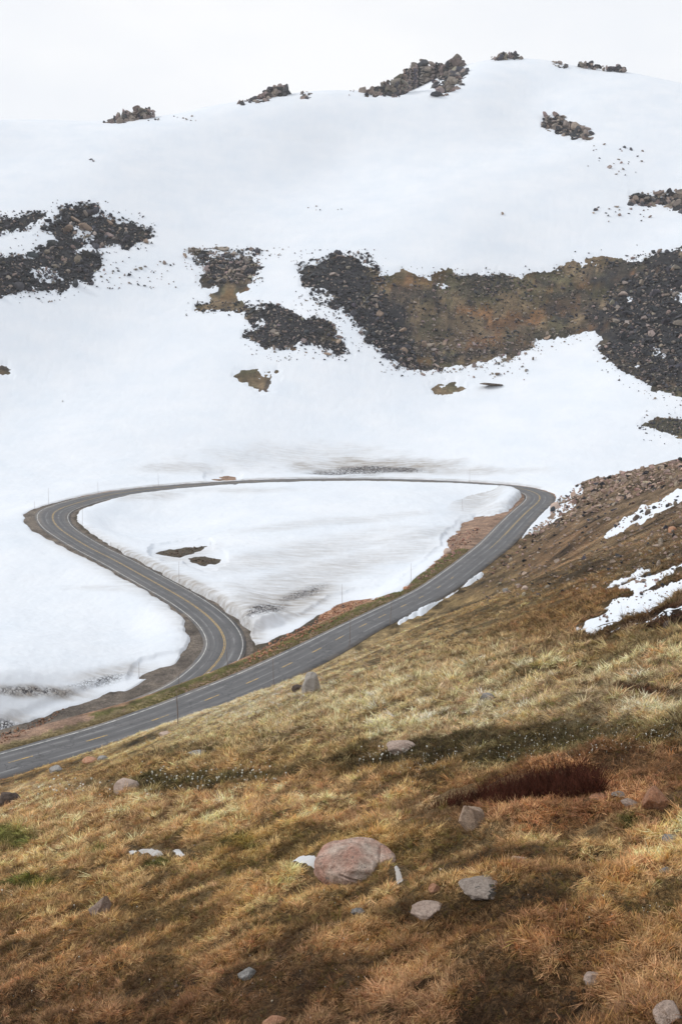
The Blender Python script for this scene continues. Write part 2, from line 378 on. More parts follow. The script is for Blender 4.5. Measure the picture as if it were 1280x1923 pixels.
# ------------------------------------------------------------------ materials
MATS = {}
def new_mat(name):
    m = bpy.data.materials.new(name); m.use_nodes = True
    t = m.node_tree; b = t.nodes['Principled BSDF']; MATS[name] = m
    return m, t, b
def noise_n(t, scale, detail=4, rough=.55, vec=None, sc3=None):
    n = N(t, 'ShaderNodeTexNoise'); n.inputs['Scale'].default_value = scale; n.inputs['Detail'].default_value = detail; n.inputs['Roughness'].default_value = rough
    if vec is None:
        g = N(t, 'ShaderNodeTexCoord'); vec = g.outputs['Object']
    if sc3:
        mm = N(t, 'ShaderNodeMapping'); mm.inputs['Scale'].default_value = sc3; t.links.new(vec, mm.inputs[0]); vec = mm.outputs[0]
    t.links.new(vec, n.inputs['Vector'])
    return n.outputs[0]
def ramp(t, fac, stops, interp='LINEAR'):
    c = N(t, 'ShaderNodeValToRGB'); c.color_ramp.interpolation = interp
    e = c.color_ramp.elements
    while len(e) < len(stops): e.new(.5)
    for k, (p, cc) in enumerate(stops):
        e[k].position = p; e[k].color = (*cc, 1) if len(cc) == 3 else cc
    t.links.new(fac, c.inputs[0]); return c.outputs[0]
def mixc(t, f, a, b, mode='MIX'):
    n = N(t, 'ShaderNodeMix'); n.data_type = 'RGBA'; n.blend_type = mode
    for s, i in ((f, 0), (a, 6), (b, 7)):
        if isinstance(s, (int, float)): n.inputs[i].default_value = s
        elif isinstance(s, tuple): n.inputs[i].default_value = (*s, 1)
        else: t.links.new(s, n.inputs[i])
    return n.outputs[2]
def math_n(t, op, a, b=None, clamp=False):
    n = N(t, 'ShaderNodeMath'); n.operation = op; n.use_clamp = clamp
    for k, s in enumerate((a, b)):
        if s is None: continue
        if isinstance(s, (int, float)): n.inputs[k].default_value = s
        else: t.links.new(s, n.inputs[k])
    return n.outputs[0]
def attr(t, name, typ='GEOMETRY'):
    n = N(t, 'ShaderNodeAttribute'); n.attribute_name = name; n.attribute_type = typ; return n
def bump(t, b, hgt, strength, dist):
    n = N(t, 'ShaderNodeBump'); n.inputs['Strength'].default_value = strength; n.inputs['Distance'].default_value = dist
    t.links.new(hgt, n.inputs['Height']); t.links.new(n.outputs[0], b.inputs['Normal'])

# ground: tint per vertex, broken up by noise of several sizes
m, t, b = new_mat('ground'); lk = t.links.new
a = attr(t, 'tint')
n1 = noise_n(t, .30, 8, .75); n2 = noise_n(t, 3.0, 6, .7); n3 = noise_n(t, 14, 5, .75); n4 = noise_n(t, 70, 4, .75)
f1 = ramp(t, n1, [(.3, (.40, .40, .42)), (.5, (1, 1, 1)), (.7, (1.7, 1.65, 1.55))])
f2 = ramp(t, n2, [(.28, (.45, .42, .40)), (.72, (1.5, 1.5, 1.45))])
f3 = ramp(t, n3, [(.3, (.55, .52, .5)), (.7, (1.4, 1.4, 1.4))])
c = mixc(t, 1, a.outputs['Color'], f1, 'MULTIPLY'); c = mixc(t, .9, c, f2, 'MULTIPLY'); c = mixc(t, .8, c, f3, 'MULTIPLY'); c = mixc(t, .9, c, ramp(t, n4, [(.36, (.30, .27, .25)), (.5, (.9, .9, .9)), (.66, (1.9, 1.85, 1.7))]), 'MULTIPLY')
lk(c, b.inputs['Base Color']); b.inputs['Roughness'].default_value = .95; b.inputs['Specular IOR Level'].default_value = .15
hs = math_n(t, 'ADD', math_n(t, 'ADD', math_n(t, 'MULTIPLY', n2, .6), math_n(t, 'MULTIPLY', n3, .25)), math_n(t, 'MULTIPLY', n4, .10)); bump(t, b, hs, 1.0, .25)

# snow: clean / dirty / sun-cupped
m, t, b = new_mat('snow'); lk = t.links.new
ad = attr(t, 'dirt').outputs['Fac']; ac = attr(t, 'cups').outputs['Fac']
nb = noise_n(t, .05, 5, .6); nf = noise_n(t, 1.2, 6, .65); ns_ = noise_n(t, .5, 6, .6, sc3=(.35, 1.6, 1))
base = ramp(t, nb, [(.3, (.685, .74, .81)), (.7, (.755, .79, .84))])
streak = ramp(t, ns_, [(.34, (0, 0, 0)), (.68, (1, 1, 1))])
df = math_n(t, 'MULTIPLY', ad, math_n(t, 'ADD', math_n(t, 'MULTIPLY', streak, 1.0), .35), True)
c = mixc(t, df, base, (.36, .335, .31))
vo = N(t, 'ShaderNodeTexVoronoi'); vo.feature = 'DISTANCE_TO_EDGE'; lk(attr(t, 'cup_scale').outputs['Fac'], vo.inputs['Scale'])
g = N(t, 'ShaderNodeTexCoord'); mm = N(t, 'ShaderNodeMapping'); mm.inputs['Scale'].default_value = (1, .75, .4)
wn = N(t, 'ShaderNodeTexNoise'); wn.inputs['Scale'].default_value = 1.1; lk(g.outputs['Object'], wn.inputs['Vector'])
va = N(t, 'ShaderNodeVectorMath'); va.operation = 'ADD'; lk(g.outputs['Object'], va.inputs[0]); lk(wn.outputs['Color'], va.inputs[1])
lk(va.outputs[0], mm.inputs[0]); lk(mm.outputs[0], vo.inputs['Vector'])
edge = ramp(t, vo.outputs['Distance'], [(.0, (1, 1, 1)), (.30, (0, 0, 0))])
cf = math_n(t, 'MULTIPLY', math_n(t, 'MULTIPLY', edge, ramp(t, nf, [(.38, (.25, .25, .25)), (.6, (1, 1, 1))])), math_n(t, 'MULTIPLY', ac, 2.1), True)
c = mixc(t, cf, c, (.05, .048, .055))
lk(c, b.inputs['Base Color']); b.inputs['Roughness'].default_value = .75; b.inputs['Specular IOR Level'].default_value = .2
b.inputs['Subsurface Weight'].default_value = 0
hs = math_n(t, 'SUBTRACT', math_n(t, 'ADD', math_n(t, 'MULTIPLY', nf, .35), math_n(t, 'MULTIPLY', ns_, .5)), math_n(t, 'MULTIPLY', cf, .5))
bump(t, b, hs, .6, .3)

# asphalt
m, t, b = new_mat('asphalt'); lk = t.links.new
uv = N(t, 'ShaderNodeUVMap'); sx = N(t, 'ShaderNodeSeparateXYZ'); lk(uv.outputs[0], sx.inputs[0])
na = noise_n(t, .25, 5, .6); ng = noise_n(t, 9, 3, .7); nl = noise_n(t, 1.0, 5, .65, vec=uv.outputs[0], sc3=(1.6, .03, 1))
c = ramp(t, nl, [(.3, (.105, .107, .113)), (.7, (.16, .16, .165))])
c = mixc(t, .5, c, ramp(t, na, [(.3, (.75, .75, .75)), (.7, (1.2, 1.2, 1.2))]), 'MULTIPLY')
c = mixc(t, .35, c, ramp(t, ng, [(.3, (.6, .6, .6)), (.7, (1.4, 1.4, 1.4))]), 'MULTIPLY')
def stripe(pos, wid):
    d_ = math_n(t, 'ABSOLUTE', math_n(t, 'SUBTRACT', sx.outputs[0], pos))
    return math_n(t, 'SUBTRACT', 1, math_n(t, 'DIVIDE', d_, wid), True)
sn = noise_n(t, 1.0, 4, .7, vec=uv.outputs[0], sc3=(.4, .12, 1))
st = math_n(t, 'ADD', math_n(t, 'ADD', stripe(-1.9, .22), stripe(1.75, .28)), stripe(.12, .14))
stf = math_n(t, 'MULTIPLY', st, ramp(t, sn, [(.42, (0, 0, 0)), (.6, (.75, .75, .75))]), True)
c = mixc(t, stf, c, (.30, .30, .305))
vk = N(t, 'ShaderNodeTexVoronoi'); vk.feature = 'DISTANCE_TO_EDGE'; vk.inputs['Scale'].default_value = .16; vk.inputs['Randomness'].default_value = 1
wk = N(t, 'ShaderNodeTexNoise'); wk.inputs['Scale'].default_value = .6; wk.inputs['Detail'].default_value = 5; g = N(t, 'ShaderNodeTexCoord'); lk(g.outputs['Object'], wk.inputs['Vector'])
va = N(t, 'ShaderNodeVectorMath'); va.operation = 'MULTIPLY_ADD'; lk(wk.outputs['Color'], va.inputs[0]); va.inputs[1].default_value = (5, 5, 5); lk(g.outputs['Object'], va.inputs[2]); lk(va.outputs[0], vk.inputs['Vector'])
c = mixc(t, ramp(t, vk.outputs['Distance'], [(0, (.75, .75, .75)), (.018, (0, 0, 0))]), c, (.055, .055, .06))
tyre = math_n(t, 'ADD', math_n(t, 'ADD', stripe(-2.5, .5), stripe(-.95, .5)), math_n(t, 'ADD', stripe(.95, .5), stripe(2.5, .5)), True)
c = mixc(t, math_n(t, 'MULTIPLY', tyre, .35), c, (.085, .086, .09))
edgeg = math_n(t, 'MULTIPLY', math_n(t, 'SUBTRACT', math_n(t, 'ABSOLUTE', sx.outputs[0]), 2.9, True), ramp(t, na, [(.4, (0, 0, 0)), (.65, (.9, .9, .9))]), True)
c = mixc(t, edgeg, c, (.21, .185, .165))
lk(c, b.inputs['Base Color']); b.inputs['Roughness'].default_value = .85; b.inputs['Specular IOR Level'].default_value = .3
bump(t, b, ng, .25, .02)

def paint(name, cc, worn=(.13, .13, .13)):
    m, t, b = new_mat(name)
    n = noise_n(t, 1.3, 6, .75)
    c = mixc(t, ramp(t, n, [(.36, (.9, .9, .9)), (.60, (0, 0, 0))]), cc, worn)
    t.links.new(c, b.inputs['Base Color']); b.inputs['Roughness'].default_value = .7
paint('white_paint', (.62, .62, .60)); paint('yellow_paint', (.62, .40, .10))

def rockmat(name, stops, sc=1.0, lichen=None, vcol=True, speck=.5, bs=.6, bd=.08):
    m, t, b = new_mat(name); lk = t.links.new
    n1 = noise_n(t, 1.3 * sc, 6, .65); n2 = noise_n(t, 9 * sc, 5, .7); n3 = noise_n(t, 60 * sc, 2, .6)
    c = ramp(t, n1, stops)
    c = mixc(t, speck, c, ramp(t, n2, [(.3, (.55, .54, .53)), (.7, (1.4, 1.4, 1.4))]), 'MULTIPLY')
    c = mixc(t, speck * .7, c, ramp(t, n3, [(.35, (.6, .6, .6)), (.65, (1.35, 1.35, 1.35))]), 'MULTIPLY')
    if lichen:
        n4 = noise_n(t, lichen[0], 6, .75)
        c = mixc(t, ramp(t, n4, [(lichen[1], (0, 0, 0)), (lichen[1] + .05, (1, 1, 1))]), c, lichen[2])
        if len(lichen) > 3:
            n5 = noise_n(t, lichen[0] * 1.37 + 3, 6, .7)
            c = mixc(t, ramp(t, n5, [(lichen[3], (0, 0, 0)), (lichen[3] + .06, (1, 1, 1))]), c, lichen[4])
    if vcol:
        c = mixc(t, 1, c, attr(t, 'tint').outputs['Color'], 'MULTIPLY')
    lk(c, b.inputs['Base Color']); b.inputs['Roughness'].default_value = .88; b.inputs['Specular IOR Level'].default_value = .25
    hs = math_n(t, 'ADD', n2, math_n(t, 'MULTIPLY', n3, .25)); bump(t, b, hs, bs, bd)
rockmat('scree_rock', [(.3, (.62, .60, .60)), (.7, (1.15, 1.08, 1.0))], .35, None, True, .5, .7, .3)
rockmat('pink_granite', [(.30, (.40, .19, .14)), (.44, (.50, .33, .265)), (.58, (.58, .48, .41)), (.72, (.50, .30, .23))], 2.0, (16, .60, (.20, .17, .15)), False, .9, 1.0, .05)
rockmat('pale_granite', [(.3, (.46, .34, .28)), (.7, (.60, .49, .42))], 4.5, (6, .64, (.25, .22, .19)), False, .85, 1.0, .04)
rockmat('lichen_granite', [(.3, (.30, .22, .18)), (.7, (.50, .40, .34))], 4.5, (5, .56, (.045, .042, .04), .64, (.45, .45, .42)), False, .85, 1.0, .04)
rockmat('lichen_green_granite', [(.3, (.34, .28, .24)), (.7, (.50, .43, .38))], 4.5, (5, .55, (.05, .048, .045), .62, (.36, .40, .16)), False, .85, 1.0, .04)
rockmat('orange_granite', [(.3, (.42, .19, .10)), (.7, (.58, .36, .25))], 4.5, (6, .60, (.40, .36, .31)), False, .85, 1.0, .04)
rockmat('whitish_granite', [(.3, (.38, .35, .33)), (.7, (.58, .55, .52))], 4.5, (6, .60, (.16, .15, .14)), False, .85, 1.0, .04)
rockmat('tan_granite', [(.3, (.42, .30, .22)), (.7, (.60, .47, .37))], 4.5, (7, .60, (.10, .09, .08)), False, .85, 1.0, .04)
rockmat('grey_granite', [(.3, (.24, .23, .22)), (.7, (.42, .41, .40))], 4.5, (6, .60, (.08, .075, .07)), False, .85, 1.0, .04)
rockmat('dark_granite', [(.3, (.06, .05, .045)), (.7, (.16, .12, .10))], 4.5, (5, .62, (.24, .20, .18)), False, .85, 1.0, .04)

m, t, b = new_mat('grass_straw'); lk = t.links.new
a = attr(t, 'tint', 'INSTANCER'); g = attr(t, 'along')
sh = ramp(t, g.outputs['Fac'], [(0, (.72, .66, .58)), (.5, (1, 1, 1)), (1, (1.2, 1.16, 1.08))])  # browner blade bases, with some shade low in the tuft painted in
bv = attr(t, 'blade'); c = mixc(t, 1, a.outputs['Color'], sh, 'MULTIPLY'); c = mixc(t, 1, c, ramp(t, bv.outputs['Fac'], [(0, (.6, .55, .5)), (1, (1.4, 1.4, 1.38))]), 'MULTIPLY')
lk(c, b.inputs['Base Color']); b.inputs['Roughness'].default_value = .7; b.inputs['Specular IOR Level'].default_value = .2
m, t, b = new_mat('willow_twig')
c = ramp(t, noise_n(t, 9, 3), [(.3, (.040, .016, .011)), (.7, (.15, .055, .036))]); t.links.new(c, b.inputs['Base Color']); b.inputs['Roughness'].default_value = .9; b.inputs['Specular IOR Level'].default_value = .05
m, t, b = new_mat('petal')
c = ramp(t, noise_n(t, 20, 2), [(.3, (.50, .48, .38)), (.7, (.70, .70, .65))]); t.links.new(c, b.inputs['Base Color']); b.inputs['Roughness'].default_value = .7
m, t, b = new_mat('pole_wood')
c = ramp(t, noise_n(t, 4, 4, sc3=(1, 1, .2)), [(.3, (.14, .10, .08)), (.7, (.28, .21, .17))]); t.links.new(c, b.inputs['Base Color']); b.inputs['Roughness'].default_value = .8

# ------------------------------------------------------------------ ground sheet (finest towards the viewer's field, round the full circle)
AZM, NAZ = .60, 560
az_f = np.linspace(-AZM, AZM, NAZ)
az_c = np.linspace(AZM, 2 * PI - AZM, 44)[1:-1]
AZ = np.r_[az_f, az_c]
RR = np.r_[np.geomspace(.8, 3, 14)[:-1], np.geomspace(3, 1000, 650), np.geomspace(1000, 3000, 12)[1:]]
LR = np.log(RR); na_, nr_ = len(AZ), len(LR)
AZw = (AZ + PI) % (2 * PI) - PI
G = terrain(np.repeat(AZw, nr_), np.tile(LR, na_))
Hg = G['h'].reshape(na_, nr_); THg = G['th'].reshape(na_, nr_)

def zone_tint(G, soil=False):
    x, y, r, u, v = (G[k] for k in 'xyruv')
    n1 = fbm(x, y, 5, 4, 71, .6); n2 = fbm(x, y, 1.6, 3, 75, .6)
    vv = v + n1 * 28
    stops = [(850, (.165, .13, .095)), (980, (.15, .112, .075)), (1090, (.17, .128, .075)), (1150, (.22, .17, .092)), (1240, (.38, .315, .195)), (1330, (.50, .43, .285)), (1400, (.36, .295, .165)),
             (1450, (.27, .19, .09)), (1500, (.48, .345, .195)), (1600, (.43, .315, .168)), (1700, (.33, .235, .115)), (1780, (.25, .165, .085)), (1860, (.20, .125, .068)), (1923, (.19, .12, .065))]
    T = np.stack([np.interp(vv, [s_[0] for s_ in stops], [s_[1][k] for s_ in stops]) for k in range(3)], -1)
    def blob(cu, cv_, ru, rv, c, k=1.0, tilt=0):
        nonlocal T
        d = np.sqrt(((u - cu) / ru) ** 2 + ((v - cv_ + tilt * (u - cu)) / rv) ** 2) + n2 * .35 + n1 * .25
        ww = (k * (1 - smooth(.6, 1.15, d)))[:, None]
        T = T * (1 - ww) + np.array(c) * ww
    blob(1200, 1470, 330, 75, (.29, .16, .085), .8, .12)
    blob(850, 1412, 330, 30, (.085, .068, .032), .9, .10)
    blob(1150, 1385, 220, 34, (.13, .11, .05), .8, .18)
    blob(360, 1465, 190, 20, (.085, .08, .035), .85, .08)
    blob(130, 1478, 110, 12, (.30, .26, .17), .5)
    blob(330, 1415, 90, 12, (.07, .06, .035), .6, .1)
    blob(1200, 1302, 70, 8, (.10, .045, .028), .9)
    blob(1230, 1170, 140, 18, (.075, .042, .03), .9, .35)
    blob(1190, 1215, 200, 22, (.36, .30, .17), .7, .22)
    blob(700, 1330, 260, 40, (.47, .40, .25), .6, .22)
    blob(1080, 1150, 130, 60, (.20, .125, .06), .6, .3)
    blob(1050, 1030, 90, 40, (.15, .092, .056), .5, .5)
    for cu, cv_, ru, rv in ((25, 1575, 55, 22), (190, 1590, 35, 12), (290, 1625, 35, 10), (60, 1655, 60, 10), (440, 1585, 50, 12), (1180, 1545, 25, 10), (940, 1640, 40, 10)):
        blob(cu, cv_, ru, rv, (.085, .115, .022), .85)
    blob(560, 1590, 260, 50, (.22, .165, .06), .6)
    blob(1050, 1640, 250, 40, (.19, .11, .055), .6)
    blob(960, 1730, 330, 40, (.14, .08, .04), .7, -.05)
    T = T * (1 + (.75 * fbm(x, y * .6, 7, 5, 131, .75) * smooth(25, 90, r))[:, None])
    fgT = T
    if soil:
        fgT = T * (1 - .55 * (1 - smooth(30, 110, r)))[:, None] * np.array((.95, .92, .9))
    # verge of the near road (inside the loop): orange gravel, then a green strip by the asphalt
    e = G['dist'] - G['hw']
    gravel = np.array((.30, .21, .165))[None] * (1 + .25 * n1[:, None])
    ocher = np.array((.35, .215, .15))[None] * (1 + .35 * n2[:, None])
    green = np.array((.13, .125, .05))[None] * (1 + .3 * n2[:, None])
    loopT = gravel.copy()
    ki = RKI[G['idx']]
    nearroad = (ki < 21)[:, None] * np.ones((1, 3))
    a_ = smooth(1.2, 2.0, e + n2 * .8)[:, None]; b_ = smooth(3.4, 4.6, e + n1 * 1.2)[:, None]
    sect = ((ki > 4.5) & (ki < 15.5))[:, None]
    mixv = green * (1 - b_) + ocher * b_
    mixv = gravel * (1 - a_) + mixv * a_
    loopT = np.where(sect, mixv, loopT)
    grav2 = np.array((.17, .152, .14))[None] * (1 + .2 * n1[:, None])
    loopT = np.where((ki > 32)[:, None], grav2, loopT)
    strip = (((ki < 6) & (G['side'] > 0)))[:, None] & (e < 2.2 + n2 * .6)[:, None]
    loopT = np.where(strip, np.array((.24, .20, .115)), loopT)
    dark = np.array((.06, .052, .042))
    wallside = ((ki > 32) & (ki < 48) & (e > 1.3) )[:, None]
    loopT = np.where(wallside & (G['side'] > 0)[:, None], dark * 1.5, loopT)
    # mountain: brown tundra, dark rubble
    base = np.array((.185, .145, .10))[None] * (1 + .35 * fbm(x, y, 26, 5, 81, .75)[:, None])
    grn = np.array((.10, .10, .068))[None]
    gk = .85 * smooth(-.15, .5, fbm(x, y, 40, 6, 85, .8) + .35 * np.exp(-((u - 1020) / 130) ** 2 - ((v - 590) / 50) ** 2))[:, None]
    mT = base * (1 - gk) + grn * gk
    scree = np.zeros(len(u))
    for cu, cv_, ru, rv, k in SCREE_ZONES:
        scree = np.maximum(scree, k * (1 - smooth(.75, 1.15, np.sqrt(((u - cu) / ru) ** 2 + ((v - cv_) / rv) ** 2) + n1 * .2 + fbm(x, y, 25, 3, 89) * .35)))
    band = fbm(x * .35, y, 16, 5, 171, .7)
    mT = mT * (1 + .55 * band[:, None]) * np.where(fbm(x * .6, y, 20, 3, 175)[:, None] > .28, np.array((1.25, .95, .8)), 1.0)
    scree = np.maximum(scree, .8 * smooth(.22, .42, fbm(x * .5, y, 24, 5, 181, .75)))
    mT = mT * (1 - scree[:, None]) + np.array((.036, .038, .046)) * scree[:, None]
    mt = smooth(392, 405, r)[:, None]
    fg = G['fg'][:, None]
    out = fgT * fg + (1 - fg) * (loopT * (1 - mt) + mT * mt)
    near = ((e < 2.5) & (G['side'] < 0) & (ki < 21))
    return np.clip(out, .01, .9), scree
SCREE_ZONES = [(770, 150, 120, 60, 1), (1060, 240, 70, 40, 1), (1250, 380, 90, 40, 1), (100, 470, 260, 110, 1), (430, 500, 70, 32, 1), (530, 615, 80, 45, 1), (630, 655, 40, 20, 1), (620, 540, 75, 75, 1), (715, 620, 65, 65, 1), (1235, 600, 130, 120, 1), (1200, 690, 110, 60, .7),
               (1070, 560, 50, 22, .6), (900, 540, 60, 18, .5), (960, 640, 120, 35, .45), (1250, 800, 50, 30, .5), (840, 620, 80, 40, .3)]
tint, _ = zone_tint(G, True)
verts = np.stack([G['x'], G['y'], G['h']], -1)
i_, j_ = np.meshgrid(np.arange(na_), np.arange(nr_ - 1), indexing='ij')
i2 = (i_ + 1) % na_
F = np.stack([i_ * nr_ + j_, i_ * nr_ + j_ + 1, i2 * nr_ + j_ + 1, i2 * nr_ + j_], -1).reshape(-1, 4)[:, ::-1]
ground = mesh_obj('ground', verts, F[:, ::-1].copy(), MATS['ground'])
add_col(ground.data, 'tint', tint); tag(ground, kind='structure')

surfz = np.maximum(Hg, Hg + THg)[:NAZ]
gz = Hg[:NAZ]
def surf(x, y, tab=None):
    r = np.hypot(x, y); az = np.arctan2(x, y); tab = surfz if tab is None else tab
    fx = np.clip((az + AZM) / (2 * AZM / (NAZ - 1)), 0, NAZ - 1.001); fy = np.interp(np.log(r), LR, np.arange(nr_)); fy = np.clip(fy, 0, nr_ - 1.001)
    i = fx.astype(int); j = fy.astype(int); fx = fx - i; fy = fy - j
    return (tab[i, j] * (1 - fx) + tab[i + 1, j] * fx) * (1 - fy) + (tab[i, j + 1] * (1 - fx) + tab[i + 1, j + 1] * fx) * fy
RS = np.geomspace(3, 1000, 1500)
def hit(u, v, rmin=3.0, rmax=1000.0):
    """where the sight line through a photo pixel first meets the terrain"""
    u = np.atleast_1d(np.asarray(u, float)); v = np.atleast_1d(np.asarray(v, float))
    out = np.full((len(u), 3), np.nan)
    rs = RS[(RS >= rmin) & (RS <= rmax)]
    for i in range(0, len(u), 2000):
        x, y, z = raydir(u[i:i + 2000], v[i:i + 2000]); k = 1 / np.hypot(x, y)
        X = (x * k)[:, None] * rs; Y = (y * k)[:, None] * rs; Z = CAMZ + (z * k)[:, None] * rs
        S = surf(X.ravel(), Y.ravel()).reshape(X.shape)
        below = Z <= S
        f = below.argmax(1); okk = below.any(1)
        rows = np.arange(len(f)); f0 = np.maximum(f - 1, 0)
        d1 = (Z - S)[rows, f0]; d2 = (Z - S)[rows, f]
        tt = np.clip(d1 / (d1 - d2 + 1e-9), 0, 1)
        rr = rs[f0] * (1 - tt) + rs[f] * tt
        xx = x * k * rr; yy = y * k * rr
        o = np.stack([xx, yy, surf(xx, yy)], -1); o[~okk] = np.nan
        out[i:i + 2000] = o
    return out

# ------------------------------------------------------------------ snow cover
azs = np.linspace(-.385, .385, 700)
rs_ = np.r_[np.geomspace(4, 12, 260)[:-1], np.geomspace(12, 90, 420)[:-1], np.geomspace(90, 420, 560)[:-1], np.geomspace(420, 1050, 260)]
nA, nR = len(azs), len(rs_)
# evaluate only where snow may lie: near rows just in the few columns needed
S_ = {}
cells = []
def snow_grid(name, az, r, keepall=False):
    n1, n2 = len(az), len(r)
    T = terrain(np.repeat(az, n2), np.tile(np.log(r), n1))
    # use the ground sheet's own height so the edge of the snow meets the ground exactly
    zg = surf(T['x'], T['y'], gz)
    th = T['th'].reshape(n1, n2)
    i, j = np.meshgrid(np.arange(n1 - 1), np.arange(n2 - 1), indexing='ij')
    q = np.stack([i * n2 + j, (i + 1) * n2 + j, (i + 1) * n2 + j + 1, i * n2 + j + 1], -1).reshape(-1, 4)
    tf = T['th']
    good = tf[q].max(1) > -.02
    if not good.any(): return None
    q = q[good]
    used = np.unique(q); mp_ = np.full(n1 * n2, -1); mp_[used] = np.arange(len(used))
    x, y = T['x'][used], T['y'][used]
    e = np.clip(tf[used], -.6, 5)
    small = fbm(x, y, 4, 3, 91) * .10 + fbm(x, y, 1.4, 2, 95) * .05 + fbm(x * .3, y, 2.2, 2, 97) * .06
    z = zg[used] + e + small * smooth(.1, .6, e)
    vv = np.stack([x, y, z], -1)
    u, v = T['u'][used], T['v'][used]
    dirt = np.zeros(len(u)); cups = np.zeros(len(u))
    n1_ = fbm(x, y, 14, 4, 101, .6)
    def blob(a, cu, cv_, ru, rv, k, tilt=0):
        d = np.sqrt(((u - cu) / ru) ** 2 + ((v - cv_ + tilt * (u - cu)) / rv) ** 2) + n1_ * .22
        return np.maximum(a, k * (1 - smooth(.25, 1.1, d)))
    lo = T['r'][used] < 440
    for a in ((700, 880, 230, 20, .95), (560, 862, 260, 34, .3), (350, 882, 120, 14, .4), (760, 888, 300, 12, .5), (520, 1140, 150, 42, .9, .25), (600, 1085, 240, 40, .5, .25), (560, 1045, 250, 30, .4, .2), (760, 1015, 200, 12, .35, .2),
              (270, 935, 90, 14, .45), (430, 925, 150, 8, .3), (340, 1050, 90, 30, .4, .1), (210, 1270, 120, 16, .6, .15), (60, 1306, 150, 16, .9), (20, 1355, 60, 20, .6), (200, 1110, 110, 9, .25), (620, 985, 260, 10, .3, .1), (480, 1195, 30, 40, .5)):
        dirt = np.where(lo, blob(dirt, *a), dirt)
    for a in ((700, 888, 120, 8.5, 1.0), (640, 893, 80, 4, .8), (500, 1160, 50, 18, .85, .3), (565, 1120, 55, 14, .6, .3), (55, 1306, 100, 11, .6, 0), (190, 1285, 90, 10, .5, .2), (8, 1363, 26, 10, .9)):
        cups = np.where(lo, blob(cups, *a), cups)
    # roadside grime, and a darker tone over the steep cut faces
    ki = RKI[T['idx'][used]]; ee = T['dist'][used] - T['hw'][used]
    dirt = np.where(lo & (ki > 21), np.maximum(dirt, .55 * (1 - smooth(.6, 3.2, ee))), dirt)
    dirt = np.where(lo & (ki > 36), np.maximum(dirt, .4 * (1 - smooth(1.0, 6.0, ee))), dirt)
    dirt = np.where(lo & (ki > 38) & (ki < 47) & (T['side'][used] > 0), np.maximum(dirt, .75 * (1 - smooth(1.6, 3.4, ee))), dirt)
    if 'melting' in name: dirt = dirt + 1.0
    kh = smooth(820, 880, u) * smooth(1010, 930, v) * (T['lb'][used] > -40) * (T['side'][used] > 0)
    dirt = np.where(lo, np.maximum(dirt, .55 * kh * (1 - smooth(1.2, 3.0, e)) ), dirt)
    o = mesh_obj(name, vv, mp_[q], MATS['snow'])
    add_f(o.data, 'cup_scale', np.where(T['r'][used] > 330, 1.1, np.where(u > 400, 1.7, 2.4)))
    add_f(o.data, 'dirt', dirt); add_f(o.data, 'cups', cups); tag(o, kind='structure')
    return o
def az_rng(u0, u1, n): return np.linspace(az_of(u0), az_of(u1), n)
snow_far = snow_grid('snow_field', az_rng(-240, 1520, 800), np.r_[np.geomspace(96, 420, 610)[:-1], np.geomspace(420, 1060, 330)])
snow_hill = snow_grid('snow_patch', np.linspace(.155, .46, 330), np.geomspace(9, 95.9, 420))
for nm_, u0, u1, r0, r1 in (('melting_snow_patch', 480, 640, 5.5, 13), ('melting_snow_patch', 700, 800, 5.0, 12), ('melting_snow_patch', 210, 390, 6, 16)):
    snow_grid(nm_, az_rng(u0, u1, 90), np.geomspace(r0, r1, 150))

# ------------------------------------------------------------------ road
def ribbon(off0, off1, lift, i0, i1, skirt=0, cross=2, step=1):
    ids = np.arange(i0, i1, step)
    o0 = off0[ids] if isinstance(off0, np.ndarray) else np.full(len(ids), off0)
    o1 = off1[ids] if isinstance(off1, np.ndarray) else np.full(len(ids), off1)
    V = []; UV = []
    ts = np.linspace(0, 1, cross)
    for k in ts:
        o = o0 * (1 - k) + o1 * k
        p = np.stack([RC[ids, 0] + RN[ids, 0] * o, RC[ids, 1] + RN[ids, 1] * o, RC[ids, 2] - o * BANK[ids] + lift + (.05 * (1 - (o / 4.5) ** 2))], -1)
        V.append(p); UV.append(np.stack([o, ss[ids]], -1))
    if skirt:
        a = V[0].copy(); a[:, 2] -= skirt; bq = V[-1].copy(); bq[:, 2] -= skirt
        a[:, :2] -= RN[ids] * .15; bq[:, :2] += RN[ids] * .15
        V = [a] + V + [bq]; UV = [UV[0]] + UV + [UV[-1]]
    n, c = len(ids), len(V)
    vv = np.concatenate(V); uv = np.concatenate(UV)
    i, j = np.meshgrid(np.arange(c - 1), np.arange(n - 1), indexing='ij')
    q = np.stack([i * n + j, i * n + j + 1, (i + 1) * n + j + 1, (i + 1) * n + j], -1).reshape(-1, 4)
    return vv, q, uv
def ribbon_obj(name, mat, parent, *a, **k):
    vv, q, uv = ribbon(*a, **k)
    o = mesh_obj(name, vv, q, mat, parent)
    lay = o.data.uv_layers.new(name='UVMap')
    lay.data.foreach_set('uv', uv[q.ravel()].astype(np.float32).ravel())
    return o
k_at = lambda ki: int(np.searchsorted(RKI, ki))
NS = len(RC)
hwv = RC[:, 3] + .55 + fbm(ss, ss * 0, 9, 3, 3) * .10
road = ribbon_obj('road', MATS['asphalt'], None, hwv, -hwv, 0.0, 0, NS, skirt=.35, cross=7)
tag(road, kind='structure')
ribbon_obj('edge_line', MATS['white_paint'], road, RC[:, 3] - .02, RC[:, 3] - .20, .012, 0, NS)
ribbon_obj('edge_line', MATS['white_paint'], road, -RC[:, 3] + .20, -RC[:, 3] + .02, .012, k_at(22), NS)
